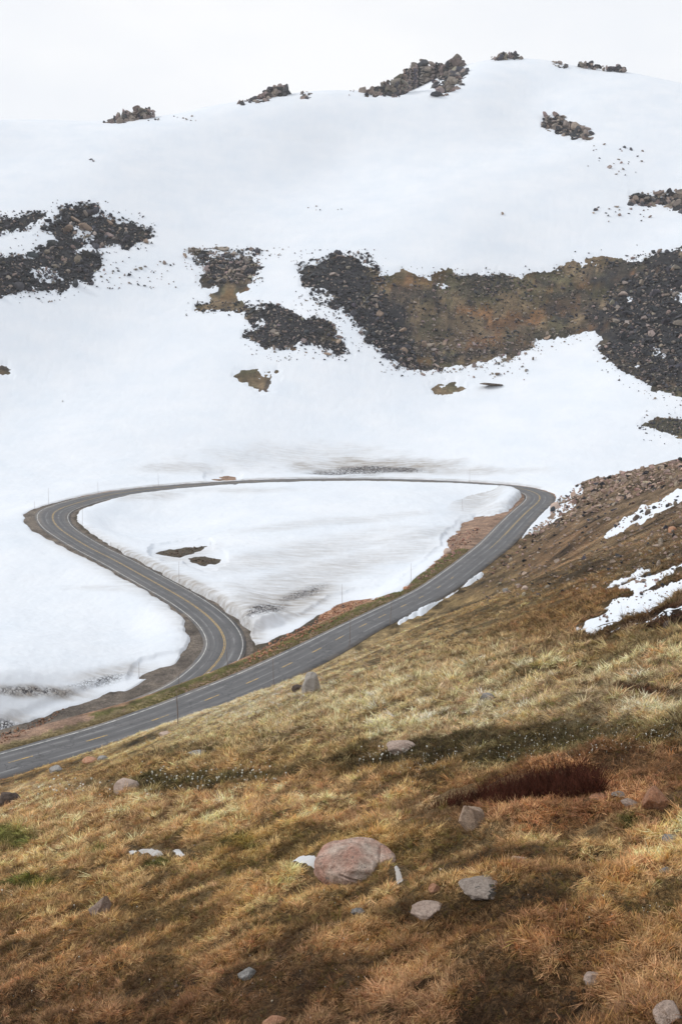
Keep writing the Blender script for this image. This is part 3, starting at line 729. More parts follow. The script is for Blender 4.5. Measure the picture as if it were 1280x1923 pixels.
for n_i in range(-3, 14):                     # broken yellow centre line on the near stretch
    ki = 3 + n_i if n_i <= 8 else 11 + (n_i - 8) * .55
    ki = max(ki, .2)
    c0 = k_at(ki)
    ribbon_obj('center_dash', MATS['yellow_paint'], road, .085, -.085, .012, c0 - 2, c0 + 2)
ribbon_obj('center_line', MATS['yellow_paint'], road, .20, .07, .012, k_at(15.6), k_at(50))
ribbon_obj('center_line', MATS['yellow_paint'], road, -.07, -.20, .012, k_at(16.4), k_at(50))

# ------------------------------------------------------------------ rocks
def ico(sub):
    bm = bmesh.new(); bmesh.ops.create_icosphere(bm, subdivisions=sub, radius=1)
    v = np.array([p.co[:] for p in bm.verts]); f = np.array([[q.index for q in p.verts] for p in bm.faces]); bm.free()
    return v, f
ICO = {k: ico(k) for k in (1, 2, 3, 4, 5, 6)}
def rock_shape(seed, sub=1, cuts=9, lo=.55, hi=.9, nz_=.08, scale=(1, 1, .7)):
    rg = np.random.default_rng(seed)
    v, f = ICO[sub]; v = v.copy()
    for _ in range(cuts):
        n = rg.normal(size=3); n /= np.linalg.norm(n); d = rg.uniform(lo, hi)
        s = v @ n; v = v - np.maximum(s - d, 0)[:, None] * n
    if nz_:
        off = rg.uniform(-50, 50, 3)
        if sub <= 2:
            v = v * (1 + rg.normal(size=(len(v), 1)) * nz_)
        else:
            d = np.array([mnoise.fractal(Vector((p * 1.7 + off).tolist()), 1.0, 2.0, 5) for p in v])
            v = v * (1 + d[:, None] * nz_)
    return v * np.array(scale), f
SHAPES = [rock_shape(100 + k, 1, 7, .28, .62, .02, (1.25, rng.uniform(.7, 1.15), rng.uniform(.5, 1.0))) for k in range(14)]
SHAPES2 = [rock_shape(200 + k, 2, 8, .26, .60, .012, (1.3, rng.uniform(.75, 1.2), rng.uniform(.65, 1.2))) for k in range(14)]
def rotm(rg, tilt=.5):
    return np.array(Matrix.Rotation(rg.uniform(0, 2 * PI), 3, 'Z') @ Matrix.Rotation(rg.normal() * tilt, 3, 'X') @ Matrix.Rotation(rg.normal() * tilt, 3, 'Y'))
def rock_cloud(name, pts, sizes, cols, mat, shapes=SHAPES, sink=.25, tilt=.45, lab=None, cat=None):
    V = []; Fc = []; C = []; n = 0
    for p, s, c in zip(pts, sizes, cols):
        v, f = shapes[rng.integers(len(shapes))]
        q = (v @ rotm(rng, tilt).T) * s; q = q + p; q[:, 2] += s * (.62 - sink)
        V.append(q); Fc.append(f + n); C.append(np.repeat(c[None], len(v), 0)); n += len(v)
    o = mesh_obj(name, np.concatenate(V), np.concatenate(Fc), mat, None, False)
    add_col(o.data, 'tint', np.concatenate(C))
    return tag(o, lab, cat, kind='stuff')
def rock_single(name, p, s, c, mat, shapes=SHAPES2, sink=.25, tilt=.35, parent=None):
    v, f = shapes[rng.integers(len(shapes))]
    q = (v @ rotm(rng, tilt).T) * s
    o = mesh_obj(name, q, f, mat, parent, False)
    add_col(o.data, 'tint', np.repeat(np.asarray(c)[None], len(v), 0))
    o.location = (p[0], p[1], p[2] + s * (.5 - sink))
    return o
def in_poly(poly, n, grow=0):
    p = np.asarray(poly, float); out = []; cnt = 0
    lo, hi = p.min(0) - 10, p.max(0) + 10
    for _ in range(60):
        q = rng.uniform(lo, hi, (n * 2, 2)); k = sdf_poly(poly, q[:, 0], q[:, 1]) > -grow
        out.append(q[k]); cnt += k.sum()
        if cnt >= n: break
    return np.concatenate(out)[:n]
def px_sizes(n, lo, hi, pw=2.6):
    t = rng.random(n); a = 1 - pw
    return (lo ** a + t * (hi ** a - lo ** a)) ** (1 / a)
def rock_cols(n, base=(.29, .255, .235), var=.22, dark=.25):
    b = np.array(base) * (1 + rng.normal(size=(n, 1)) * var)
    k = rng.random(n) < dark
    b[k] = np.array((.062, .066, .080)) * (1 + rng.normal(size=(k.sum(), 1)) * .3)
    b = b * (1 + rng.normal(size=(n, 3)) * .04)
    return np.clip(b, .03, .7)
M2P = 1 / FPX
big = []         # candidates for single rocks: (size_px, point, size, colour, patch label, group)
small_p, small_s, small_c = [], [], []
FIELDS = [ # outline, count, smallest/largest px, share dark, label, grow
 (BARE['left_upper'], 1300, 3.2, 14, .45, 'rock in the large left boulder field', 'rocks of the left boulder field', 6),
 (BARE['left_frag'], 170, 3, 10, .5, 'rock in the small scattered scree patch at the left picture edge', 'rocks of the left fringe scree', 8),
 ([(355,470),(484,470),(488,500),(476,530),(400,532),(380,510)], 360, 3.5, 15, .25, 'tan block heaped in the cup shaped scree at mid slope', 'blocks of the cup shaped scree', 3),
 ([(355,570),(470,568),(478,582),(380,584)], 70, 3, 7, .4, 'small rock along the foot of the cup shaped scree', 'rocks below the cup shaped scree', 3),
 (BARE['mid_lower'], 620, 3, 12, .35, 'grey brown block in the scree patch below the cup shaped scree', 'blocks of the lower scree patch', 4),
 ([(560,500),(640,478),(690,480),(715,515),(720,560),(700,590),(640,580),(600,572),(570,530)], 700, 3, 12, .5, 'rock in the scree at the upper left end of the brown spur', 'rocks at the head of the brown spur', 5),
 ([(640,575),(700,560),(740,600),(770,640),(780,690),(745,690),(690,640)], 620, 3, 13, .6, 'rock in the dark scree down the left flank of the brown spur', 'rocks on the left flank of the brown spur', 4),
 ([(740,660),(860,630),(960,640),(1010,645),(960,672),(870,690),(790,700),(750,690)], 300, 3, 11, .15, 'pale rock along the snow edge below the brown spur', 'rocks along the lower edge of the brown spur', 8),
 ([(700,520),(820,515),(1100,510),(1130,610),(900,670),(780,680),(740,600)], 1300, 2, 8, .3, 'stone lying on the brown tundra of the spur', 'stones on the brown spur', 0),
 ([(1130,560),(1180,520),(1240,500),(1330,520),(1330,690),(1280,690),(1200,660),(1150,620)], 1100, 3.2, 18, .35, 'block on the rocky shoulder at right', 'blocks of the right rocky shoulder', 3),
 ([(1120,650),(1200,650),(1330,690),(1330,760),(1240,732),(1160,690)], 650, 3, 9, .4, 'rock low on the dark right shoulder above the snow', 'rocks at the foot of the right shoulder', 3),
 ([(1195,803),(1225,788),(1330,782),(1330,830),(1255,812)], 110, 3, 8, .4, 'rock in the small bare strip at the right edge above the near hill', 'rocks of the small right strip', 2),
 ([(850,520),(960,515),(1000,540),(900,560)], 90, 3, 9, .4, 'stone near the upper snow edge of the brown spur', 'stones near the top of the brown spur', 0),
 ([(1040,505),(1280,470),(1280,490),(1100,510)], 90, 3, 10, .4, 'rock along the top snow edge of the right shoulder', 'rocks along the top of the right shoulder', 5),
]
SCAT = [((190,490,330,545), 60, 3, 9, 'isolated rock on the snow right of the left boulder field', 'rocks scattered right of the left boulder field'),
 ((0,395,110,412), 30, 3, 6, 'tiny rock on the snow above the left scree', 'rocks scattered above the left scree'),
 ((480,462,560,500), 22, 2.5, 6, 'small rock on clean snow above the two scree patches', 'rocks scattered above the scree patches'),
 ((560,560,640,600), 24, 3, 6, 'small rock on snow between the scree and the brown spur', 'rocks scattered left of the brown spur'),
 ((860,680,990,715), 26, 3, 9, 'rock poking from the snow under the brown spur', 'rocks scattered below the brown spur'),
 ((1100,270,1210,330), 26, 3, 10, 'small rock on the upper right snow slope', 'rocks scattered on the upper right snow'),
 ((1100,385,1230,420), 22, 3, 10, 'rock on the snow left of the right edge outcrop', 'rocks scattered left of the edge outcrop'),
 ((560,385,660,400), 6, 3, 6, 'tiny lone rock high on the middle snow slope', 'lone rocks on the middle snow slope'),
 ((210,218,380,228), 16, 3, 8, 'small rock on the crest right of the left skyline outcrop', 'rocks along the left crest'),
 ((640,168,700,182), 6, 2.5, 5, 'small rock on the crest left of the long skyline outcrop', 'rocks along the middle crest'),
 ((160,298,182,304), 6, 3, 8, 'small rock alone high on the left snow slope', 'lone rocks on the left snow slope')]
for poly, n, lo, hi, dk, lb_, gp, grow in FIELDS:
    q = in_poly(poly, int(n * 1.75), grow); px = px_sizes(len(q), lo * .9, hi * 1.2, 2.9)
    ql = in_poly(poly, n // 3, 26); q = np.r_[q, ql]; px = np.r_[px, px_sizes(len(ql), 2, 6, 2.6)]     # loose ones beyond the edge
    h3 = hit(q[:, 0], q[:, 1], 392); cc = rock_cols(len(q), dark=min(.78, dk + (.32 if dk > .3 else .12)))
    for a, s, c, q_ in zip(h3, px, cc, q):
        if np.isnan(a[0]): continue
        m_ = s * np.hypot(a[0], a[1]) * M2P * .55
        if s > 7: big.append((s, a, m_, c, lb_, gp))
        else: small_p.append(a); small_s.append(m_); small_c.append(c)
for (u0, v0, u1, v1), n, lo, hi, lb_, gp in SCAT:
    q = np.c_[rng.uniform(u0, u1, n), rng.uniform(v0, v1, n)]; h3 = hit(q[:, 0], q[:, 1], 392); px = px_sizes(n, lo, hi); cc = rock_cols(n, dark=.3)
    for a, s, c in zip(h3, px, cc):
        if np.isnan(a[0]): continue
        m_ = s * np.hypot(a[0], a[1]) * M2P * .5
        if s > 5.5: big.append((s + 4, a, m_, c, lb_, gp))
        else: small_p.append(a); small_s.append(m_); small_c.append(c)
for u_, v_, s, lb_ in ((495,262,10,None),):
    pass
MARK = [(126,434,22,'tall tan block standing in the left boulder field'),(160,432,22,'broad tan block right of the tall one in the left boulder field'),(143,415,17,'leaning tan block at the top of the left boulder field'),
        (207,420,14,'pinkish block in the right part of the left boulder field'),(275,455,14,'flat pale rock at the right tip of the left boulder field'),(348,482,13,'lone tan rock left of the cup shaped scree'),
        (614,666,12,'pale block at the lower tip of the middle scree patch'),(757,660,16,'pink block low on the left flank of the brown spur'),(713,592,16,'tan block at the left edge of the brown tundra'),(755,622,16,'pale flat block on the left flank of the brown spur'),
        (797,650,18,'grey block near the lower edge of the brown spur'),(835,646,10,'small pale boulder on the lower brown spur'),(1000,676,9,'dark upright rock on the snow below the brown spur'),(933,704,12,'small dark rock cluster on the snow below the brown spur'),
        (921,726,30,'flat dark rock lying on the snow right of the small bare lens'),(993,546,14,'pale flat rock high on the brown spur'),(1262,508,10,'pale angular rock at the top of the right shoulder'),(1027,636,12,'pink boulder at the snow edge left of the snow tongue'),
        (943,402,9,'lone rock on the clean upper snow slope'),(118,754,4,'tiny dark rock alone on the lower left snow')]
for u_, v_, s, lb_ in MARK:
    a = hit([u_], [v_], 392)[0]
    if np.isnan(a[0]): continue
    o = rock_single('rock', a, s * np.hypot(a[0], a[1]) * M2P * .55, np.array((.34, .27, .22)) * (.45 if 'dark' in lb_ else 1), MATS['scree_rock'])
    if s == 30: o.scale = (1.2, .8, .4)
    tag(o, lb_, 'rock')
big.sort(key=lambda a: -a[0])
def tell_apart(items):
    by = {}
    for it in items: by.setdefault(it[5], []).append(it)
    out = []
    for gp, L_ in by.items():
        P_ = np.array([project(*i[1]) for i in L_]); sz = np.array([i[0] for i in L_]); n = len(L_)
        def third(vals, names):
            if n < 3 or np.ptp(vals) < 12: return [''] * n
            e1, e2 = np.min(vals) + np.ptp(vals) / 3, np.min(vals) + 2 * np.ptp(vals) / 3
            return [names[0] if x < e1 else names[1] if x < e2 else names[2] for x in vals]
        hx = third(P_[:, 0], ('left', 'centre', 'right'))
        if n > 30:
            nm5 = ('far left', 'centre left', 'centre', 'centre right', 'far right'); e_ = np.clip(((P_[:, 0] - P_[:, 0].min()) / (np.ptp(P_[:, 0]) + 1e-6) * 5).astype(int), 0, 4); hx = [nm5[k] for k in e_]; vx = third(P_[:, 1], ('upper', 'middle', 'lower'))
        med = np.median(sz); top_ = sz.argmax()
        for i, (it, a_, b_) in enumerate(zip(L_, vx, hx)):
            lum = sum(it[3]) / 3; tone = 'dark ' if lum < .13 else 'light ' if lum > .28 else 'mid toned '
            size = 'largest ' if (i == top_ and n > 2) else 'bigger ' if sz[i] > med * 1.15 else 'smaller ' if n > 2 else ''
            place = ' '.join(x for x in (a_, b_) if x)
            words = it[4].split()
            lab = size + tone + it[4] + ((', ' + place + ' of it') if place else '')
            if len(lab.split()) > 16: lab = tone + it[4] + ((', ' + place) if place else '')
            if len(lab.split()) > 16: lab = it[4] + ((', ' + place) if place else '')
            out.append((*it, lab))
    return out
for s, a, m_, c, lb_, gp, lab in tell_apart(big[:250]):
    tag(rock_single('rock', a, m_, c, MATS['scree_rock']), lab, 'rock', gp)
for s, a, m_, c, lb_, gp in big[250:]:
    small_p.append(a); small_s.append(m_); small_c.append(c)
rock_cloud('scree', small_p, small_s, small_c, MATS['scree_rock'], lab='small rubble covering the bare patches of the snow slope', cat='scree')

# skyline outcrops: heaps of blocks
TORS = [ # outline, block count, px size, label, base depth
 ([(197,231),(212,219),(232,210),(250,205),(262,206),(278,202),(290,209),(278,214),(284,222),(268,222),(250,226),(240,231)], 110, (6, 15), 'dark rock outcrop at the left end of the snowy skyline', None),
 ([(438,197),(455,188),(475,186),(490,174),(505,165),(525,159),(540,163),(528,172),(512,178),(500,190),(480,194)], 100, (6, 15), 'low rocky ridge on the crest left of the summit', None),
 ([(560,184),(566,171),(580,171),(596,182),(582,186)], 16, (6, 12), 'small rock knob alone on the crest left of the long outcrop', None),
 ([(678,172),(700,166),(720,154),(745,145),(760,130),(785,116),(805,118),(835,118),(838,126),(812,128),(790,134),(775,146),(782,158),(768,168),(748,182),(722,182),(690,178)], 230, (6, 18), 'long jagged rock outcrop on the skyline below the summit', None),
 ([(812,172),(815,160),(830,138),(822,132),(842,118),(858,107),(866,112),(868,124),(880,134),(872,140),(866,150),(868,160),(856,170),(840,172),(836,180),(824,184),(816,180)], 150, (8, 24), 'tall blocky tor standing out from the snow beside the summit', None),
 ([(918,110),(930,102),(945,97),(960,98),(978,104),(982,110),(960,108),(940,114)], 42, (5, 10), 'row of rocks right at the rounded summit', None),
 ([(1032,116),(1045,116),(1060,119),(1070,127),(1056,129),(1042,124)], 24, (5, 10), 'small rock cluster on the skyline right of the summit', None),
 ([(1076,126),(1084,118),(1110,118),(1135,122),(1160,122),(1176,132),(1178,137),(1150,134),(1120,129),(1090,130)], 46, (6, 14), 'long row of rounded rocks on the right skyline', None),
 ([(1013,238),(1018,224),(1036,214),(1052,216),(1064,222),(1060,230),(1080,232),(1100,240),(1113,252),(1112,262),(1085,262),(1062,258),(1035,250),(1020,244)], 170, (7, 20), 'isolated rock outcrop in the snow below the summit', None),
 ([(1178,382),(1182,366),(1215,360),(1250,357),(1320,362),(1320,412),(1280,405),(1255,392),(1215,386),(1195,390)], 210, (6, 17), 'flat rock outcrop at the right picture edge high on the snow', None),
]
for poly, n, (lo, hi), lb_, _ in TORS:
    pp = np.asarray(poly, float); cx = pp[:, 0].mean()
    q = in_poly(poly, n, 0)
    h3 = hit(q[:, 0], q[:, 1], 600)
    low = pp[np.argsort(-pp[:, 1])[:4]]
    hb = hit(low[:, 0], low[:, 1] + 2, 600); rb0 = np.nanmedian(np.hypot(hb[:, 0], hb[:, 1])) if not np.isnan(hb[:, 0]).all() else 860.
    rmax = rb0 + 70
    root = bpy.data.objects.new('rock_outcrop', None); col.objects.link(root)
    c3 = pt_r(cx, pp[:, 1].max(), rb0); root.location = (c3[0], c3[1], float(surf(c3[0:1], c3[1:2])[0]))
    tag(root, lb_, 'rock outcrop')
    px = px_sizes(n, lo * .8, hi * 1.05, 2.2); cc = rock_cols(n, (.27, .235, .22), .2, .38)
    q = q[np.argsort(q[:, 1])]
    for (qu, qv), a, s, c in zip(q, hit(q[:, 0], q[:, 1], 600), px, cc):
        vq = qv
        while np.isnan(a[0]) and vq < qv + 60:      # above the skyline: stand on the crest below it
            vq += 2.5; a = hit([qu], [vq], 600)[0]
        r_ = np.hypot(a[0], a[1]) if not np.isnan(a[0]) else rb0
        if vq > qv: r_ += rng.uniform(-3, 2)
        p = pt_r(qu, qv, r_); m_ = s * r_ * M2P * .62
        o = rock_single('rock', p - np.array([0, 0, m_ * .35]), m_, c, MATS['scree_rock'], parent=root)
        o.location = Vector(o.location) - root.location
        # blocks standing clear of the slope are carried by blocks under them
        g0 = float(surf(p[0:1], p[1:2])[0]); zz = p[2]
        lvl = zz - m_ * 1.1
        while lvl > g0 + m_ * .2:
            o2 = o.copy(); col.objects.link(o2); o2.parent = root
            o2.location = Vector((p[0] + rng.normal() * m_ * .25, p[1] + rng.uniform(0, m_), lvl)) - root.location
            o2.rotation_euler = (rng.normal() * .4, rng.normal() * .4, rng.uniform(0, 6)); o2.scale = (1.15,) * 3
            lvl -= m_ * 1.2

# rocks on the near hill and the road embankment
RED = (.36, .215, .165)
HILL = [ # outline, n, px lo/hi, base colour, label, group
 ([(1060,915),(1180,885),(1280,862),(1330,850),(1330,900),(1200,930),(1100,970),(1000,1010),(985,1005),(1030,970)], 1100, 4, 14, (.42, .33, .285), 'stone on the rocky top of the near hill', 'stones on the upper near hill'),
 ([(640,1200),(760,1160),(930,1040),(985,1010),(1020,1000),(960,1060),(860,1110),(800,1150)], 170, 2.5, 8, (.33, .22, .17), 'stone on the hill just above the near road', 'stones above the near road'),
 ([(900,1060),(1130,950),(1300,930),(1300,1090),(1100,1110),(900,1130)], 850, 3.5, 13, (.36, .30, .26), 'grey stone among the brown turf of the right hill', 'stones on the right hill'),
 ([(1130,1130),(1300,1070),(1300,1150),(1120,1180)], 110, 3, 11, (.26, .20, .17), 'stone between the snow strips on the right hill', 'stones between the snow strips'),
]
hs_p, hs_s, hs_c, hbig = [], [], [], []
for poly, n, lo, hi, bc, lb_, gp in HILL:
    q = in_poly(poly, n); h3 = hit(q[:, 0], q[:, 1], 6, 345); px = px_sizes(n, lo, hi, 2.4); cc = rock_cols(n, bc, .22, .15)
    for a, s, c in zip(h3, px, cc):
        if np.isnan(a[0]): continue
        _, d_, _ = road_near(a[0:1], a[1:2])
        if d_[0] < 5.5: continue
        m_ = s * np.hypot(a[0], a[1]) * M2P * .55
        (hbig if s > 6 else None) is not None and hbig.append((s, a, m_, c, lb_, gp))
        if s <= 6: hs_p.append(a); hs_s.append(m_); hs_c.append(c)
BERM = [([(440,1262),(478,1226),(540,1190),(565,1182),(590,1164),(625,1142),(660,1131),(690,1128),(620,1170),(560,1200),(500,1232),(450,1262)], 520, 2.5, 8, (.46, .25, .165), 'orange stone on the embankment inside the loop', 'orange embankment stones'),
        ([(700,1128),(760,1108),(800,1072),(830,1046),(845,1032),(838,1014),(862,1000),(905,990),(860,1050),(800,1095),(740,1122)], 330, 2.5, 9, (.40, .26, .21), 'reddish stone on the embankment near the right hairpin', 'reddish embankment stones'),
        ([(640,1140),(720,1122),(700,1132),(650,1160)], 60, 2.5, 5, (.38, .28, .17), 'small stone on the straw verge of the loop', 'stones on the straw verge'),
        ([(0,1378),(45,1364),(80,1352),(120,1332),(100,1350),(50,1378),(0,1398)], 120, 2.5, 8, (.36, .22, .15), 'brown stone along the gravel shoulder at the lower left', 'stones along the gravel shoulder'),
        ([(840,1100),(900,1060),(920,1052),(900,1075),(800,1130),(790,1128)], 160, 2.5, 7, (.46, .27, .19), 'orange stone in the cut bank right of the near road', 'orange stones of the cut bank'),
        ([(295,1040),(388,1026),(340,1046)], 50, 2.5, 7, (.16, .12, .09), 'dark stone in the small bare island inside the loop', 'stones of the bare islands'),
        ([(352,1050),(412,1050),(384,1062)], 40, 2.5, 7, (.16, .12, .09), 'dark stone in the small bare island inside the loop', 'stones of the bare islands')]
for poly, n, lo, hi, bc, lb_, gp in BERM:
    q = in_poly(poly, n); h3 = hit(q[:, 0], q[:, 1], 80, 345); px = px_sizes(n, lo, hi, 2.4); cc = rock_cols(n, bc, .22, .08)
    for a, s, c in zip(h3, px, cc):
        if np.isnan(a[0]): continue
        _, d_, _ = road_near(a[0:1], a[1:2])
        if d_[0] < 5.6: continue
        m_ = s * np.hypot(a[0], a[1]) * M2P * .55
        if s > 6: hbig.append((s, a, m_, c, lb_, gp))
        else: hs_p.append(a); hs_s.append(m_); hs_c.append(c)
hbig.sort(key=lambda a: -a[0])
for s, a, m_, c, lb_, gp, lab in tell_apart(hbig[:220]):
    tag(rock_single('stone', a, m_, c, MATS['scree_rock']), lab, 'stone', gp)
for s, a, m_, c, lb_, gp in hbig[220:]:
    hs_p.append(a); hs_s.append(m_); hs_c.append(c)
rock_cloud('rubble', hs_p, hs_s, hs_c, MATS['scree_rock'], lab='small stones strewn over the near hill and road embankments', cat='rubble')

# ------------------------------------------------------------------ named boulders of the foreground
def boulder(u, v, wpx, hpx, mat, label, seed, sub=5, cuts=11, lo=.55, hi=.92, depth=.8, nz_=.09, yaw=0, tiltx=0, tilty=0, sink=.22, cat='boulder', name='boulder', crack=None, rmin=3, taper=0):
    a = hit([u], [v], rmin, 345)[0]
    if np.isnan(a[0]): print('NO HIT', label); return None
    d = math.sqrt(a[0] ** 2 + a[1] ** 2 + (a[2] - CAMZ) ** 2); mp_ = d * M2P
    W_ = wpx * mp_ / 2
    dp = math.asin((CAMZ - a[2]) / d); Hh = mp_ * max(.4 * hpx, (hpx - .5 * wpx * depth * math.sin(dp)) / math.cos(dp))
    vv, f = rock_shape(seed, sub, cuts, lo, hi, nz_, (1, 1, 1))
    Rm = np.array(Matrix.Rotation(yaw, 3, 'Z') @ Matrix.Rotation(tiltx, 3, 'X') @ Matrix.Rotation(tilty, 3, 'Y'))
    vv = vv @ Rm.T
    vv[:, 0] /= np.abs(vv[:, 0]).max(); vv[:, 1] /= np.abs(vv[:, 1]).max()
    vv[:, 2] = (vv[:, 2] - vv[:, 2].min()) / (vv[:, 2].max() - vv[:, 2].min())
    if taper:
        vv[:, 0] = vv[:, 0] * (1 - taper * vv[:, 2]) + .18 * vv[:, 2] * taper; vv[:, 1] *= 1 - taper * vv[:, 2]
    if crack:
        vv = crack(vv)
    tot = Hh / (1 - sink)
    vv = np.stack([vv[:, 0] * W_, vv[:, 1] * W_ * depth, vv[:, 2] * tot - tot * sink], -1)
    o = mesh_obj(name, vv, f, MATS[mat], None, True)
    az = math.atan2(a[0], a[1])
    o.location = (a[0], a[1] + W_ * depth * .55, -.13 * Hh + float(surf(a[0:1], a[1:2] + W_ * depth * .3)[0])); o.rotation_euler = (0, 0, -az)
    return tag(o, label, cat)
def main_crack(vv):
    x, y, z = vv.T
    # left foot drawn out, right shoulder rounded, split into two lobes
    x2 = x - .16 * (1 - z) ** 2 * (x < 0)
    x2 = np.where(x > .5, x - .10 * (1 - smooth(.0, .45, z)), x2)
    c1 = np.abs(x - .52 - .07 * np.sin(z * 9) - .1 * (z - .5))
    k = np.exp(-(c1 / .035) ** 2) * .16
    c2 = np.abs(z - (.52 - .30 * (x + .1))); k2 = np.exp(-(c2 / .016) ** 2) * .09 * smooth(-.42, -.3, x) * (1 - smooth(.05, .2, x)) * (y < 0)
    k = k * (y < .4)
    y2 = y + (k + k2) * 1.2 * (y < 0.3); z2 = z - k * .35 * smooth(.5, .9, z)
    return np.stack([x2, y2, z2], -1)
boulder(668, 1650, 146, 84, 'pink_granite', 'large rounded pink granite boulder with a split right side in the foreground grass', 3, 6, 7, .72, .95, .8, .07, .3, 0, 0, .18, crack=main_crack)
B = [(755,1414,57,32,'pale_granite','pale boxy boulder at the edge of the dark flowery strip',12,dict(cuts=9,sink=.2)),
 (236,1490,46,34,'pale_granite','smooth rounded tan boulder above the straw grass at left',15,dict(cuts=5,lo=.75,hi=.95,nz_=.05)),
 (183,1720,44,40,'lichen_granite','small upright pale boulder with dark lichen at lower left',21,dict(cuts=14,lo=.40,hi=.75,tilty=.5,nz_=.05)),
 (893,1556,60,54,'tan_granite','angular boulder with speckled lichen top just below the dark shrub',26,dict(cuts=16,lo=.38,hi=.72,tilty=-.45,nz_=.05,depth=.7)),
 (1232,1524,66,54,'orange_granite','orange angular boulder near the right edge',31,dict(cuts=12,lo=.48,hi=.8)),
 (920,1678,106,34,'lichen_green_granite','low flat boulder with black and green lichen right of the pink boulder',37,dict(cuts=10,sink=.4,depth=.9)),
 (807,1722,66,30,'pale_granite','low pinkish wedge shaped rock below the pink boulder',41,dict(cuts=10,sink=.35)),
 (585,1302,46,50,'whitish_granite','upright pale boulder on the slope below the near road',47,dict(cuts=9,lo=.6,hi=.85,nz_=.09,taper=.32,depth=.6)),
 (558,1300,22,18,'dark_granite','small dark rock leaning against the upright pale boulder',46,dict(cuts=9,sub=4)),
 (917,1316,30,18,'grey_granite','small bluish grey pointed rock alone in the pale grass',51,dict(cuts=10,lo=.5,hi=.8,sub=4)),
 (1256,1184,20,22,'dark_granite','small dark pointed rock under the lowest snow strip at right',55,dict(cuts=10,lo=.45,hi=.75,sub=4)),
 (15,1512,40,30,'dark_granite','dark lichened rock cut by the left picture edge',57,dict(cuts=10)),
 (1128,1503,42,14,'orange_granite','flat tan stone at the right foot of the dark shrub',61,dict(cuts=9,sub=4,sink=.4)),
 (1163,1500,28,14,'grey_granite','small grey stone beside the flat tan stone',62,dict(cuts=9,sub=4)),
 (1187,1518,38,20,'lichen_granite','grey lichened stone left of the orange angular boulder',63,dict(cuts=9,sub=4)),
 (1117,1846,42,20,'pale_granite','pale pink stone in the lower right turf',67,dict(cuts=9,sub=4,sink=.35)),
 (466,1836,38,20,'grey_granite','whitish grey stone in the brown turf at the bottom',71,dict(cuts=9,sub=4,sink=.35)),
 (1264,1915,58,34,'pale_granite','pink stone in the bottom right corner',73,dict(cuts=9,sub=4,sink=.35)),
 (515,1926,44,16,'orange_granite','tan stone cut by the bottom picture edge',75,dict(cuts=9,sub=4,sink=.35)),
 (974,1620,30,16,'pale_granite','small pink stone between the shrub and the flat lichened boulder',77,dict(cuts=9,sub=4)),
 (817,1676,24,18,'orange_granite','small red stone right of the pink boulder',79,dict(cuts=9,sub=4)),
 (672,1718,26,14,'grey_granite','small grey stone straight below the pink boulder',81,dict(cuts=9,sub=4)),
 (1230,1612,40,14,'orange_granite','low reddish stone near the right edge below the orange boulder',83,dict(cuts=9,sub=4)),
 (1262,1582,34,18,'grey_granite','grey speckled stone at the right edge below the orange boulder',85,dict(cuts=9,sub=4)),
 (1250,1640,22,14,'grey_granite','small white stone at the right edge under the reddish stone',87,dict(cuts=9,sub=4)),
 (104,1450,26,14,'grey_granite','grey rock at the grass edge beside the near road at far left',89,dict(cuts=9,sub=4,rmin=20)),
 (168,1433,28,14,'orange_granite','tan rock at the grass edge beside the near road',91,dict(cuts=9,sub=4,rmin=20)),
 (194,1428,22,12,'grey_granite','pale grey rock right of the tan roadside rock',93,dict(cuts=9,sub=4,rmin=20)),
 (310,1382,26,10,'pale_granite','low pale rock by the road at the foot of a snow pole',95,dict(cuts=9,sub=4,rmin=20)),
 (370,1420,40,12,'grey_granite','flat dark grey rock in the dry slope left of centre',97,dict(cuts=9,sub=4,sink=.4,rmin=10)),
 (985,1108,16,10,'pale_granite','small white stone on the olive turf of the right hill',99,dict(cuts=9,sub=3,rmin=20)),
 (948,1112,12,10,'grey_granite','small grey stone left of the white stone on the right hill',101,dict(cuts=9,sub=3,rmin=20)),
 (1262,998,16,12,'orange_granite','orange stone at the right edge between the upper snow strips',103,dict(cuts=9,sub=3,rmin=20)),
 (1195,976,14,12,'dark_granite','dark rock in the middle of the upper snow strip',105,dict(cuts=9,sub=3,rmin=20)),
 (1216,966,11,9,'dark_granite','reddish dark rock right of the dark rock in the upper snow strip',107,dict(cuts=9,sub=3,rmin=20)),
 (1043,956,20,16,'pale_granite','pinkish boulder set in the roadside snow by the right hairpin',109,dict(cuts=9,sub=3,rmin=120)),
 (763,1107,13,8,'orange_granite','orange block beside the near road at the foot of a snow pole',111,dict(cuts=9,sub=3,rmin=120)),
 (840,1040,16,13,'pale_granite','grey pink boulder on the embankment at the snow edge',113,dict(cuts=9,sub=3,rmin=120)),
 (975,921,1,1,None,None,0,{})]
for u_, v_, wp, hp_, mt_, lb_, sd_, kw in B:
    if mt_: boulder(u_, v_, wp, hp_, mt_, lb_, sd_, **kw)

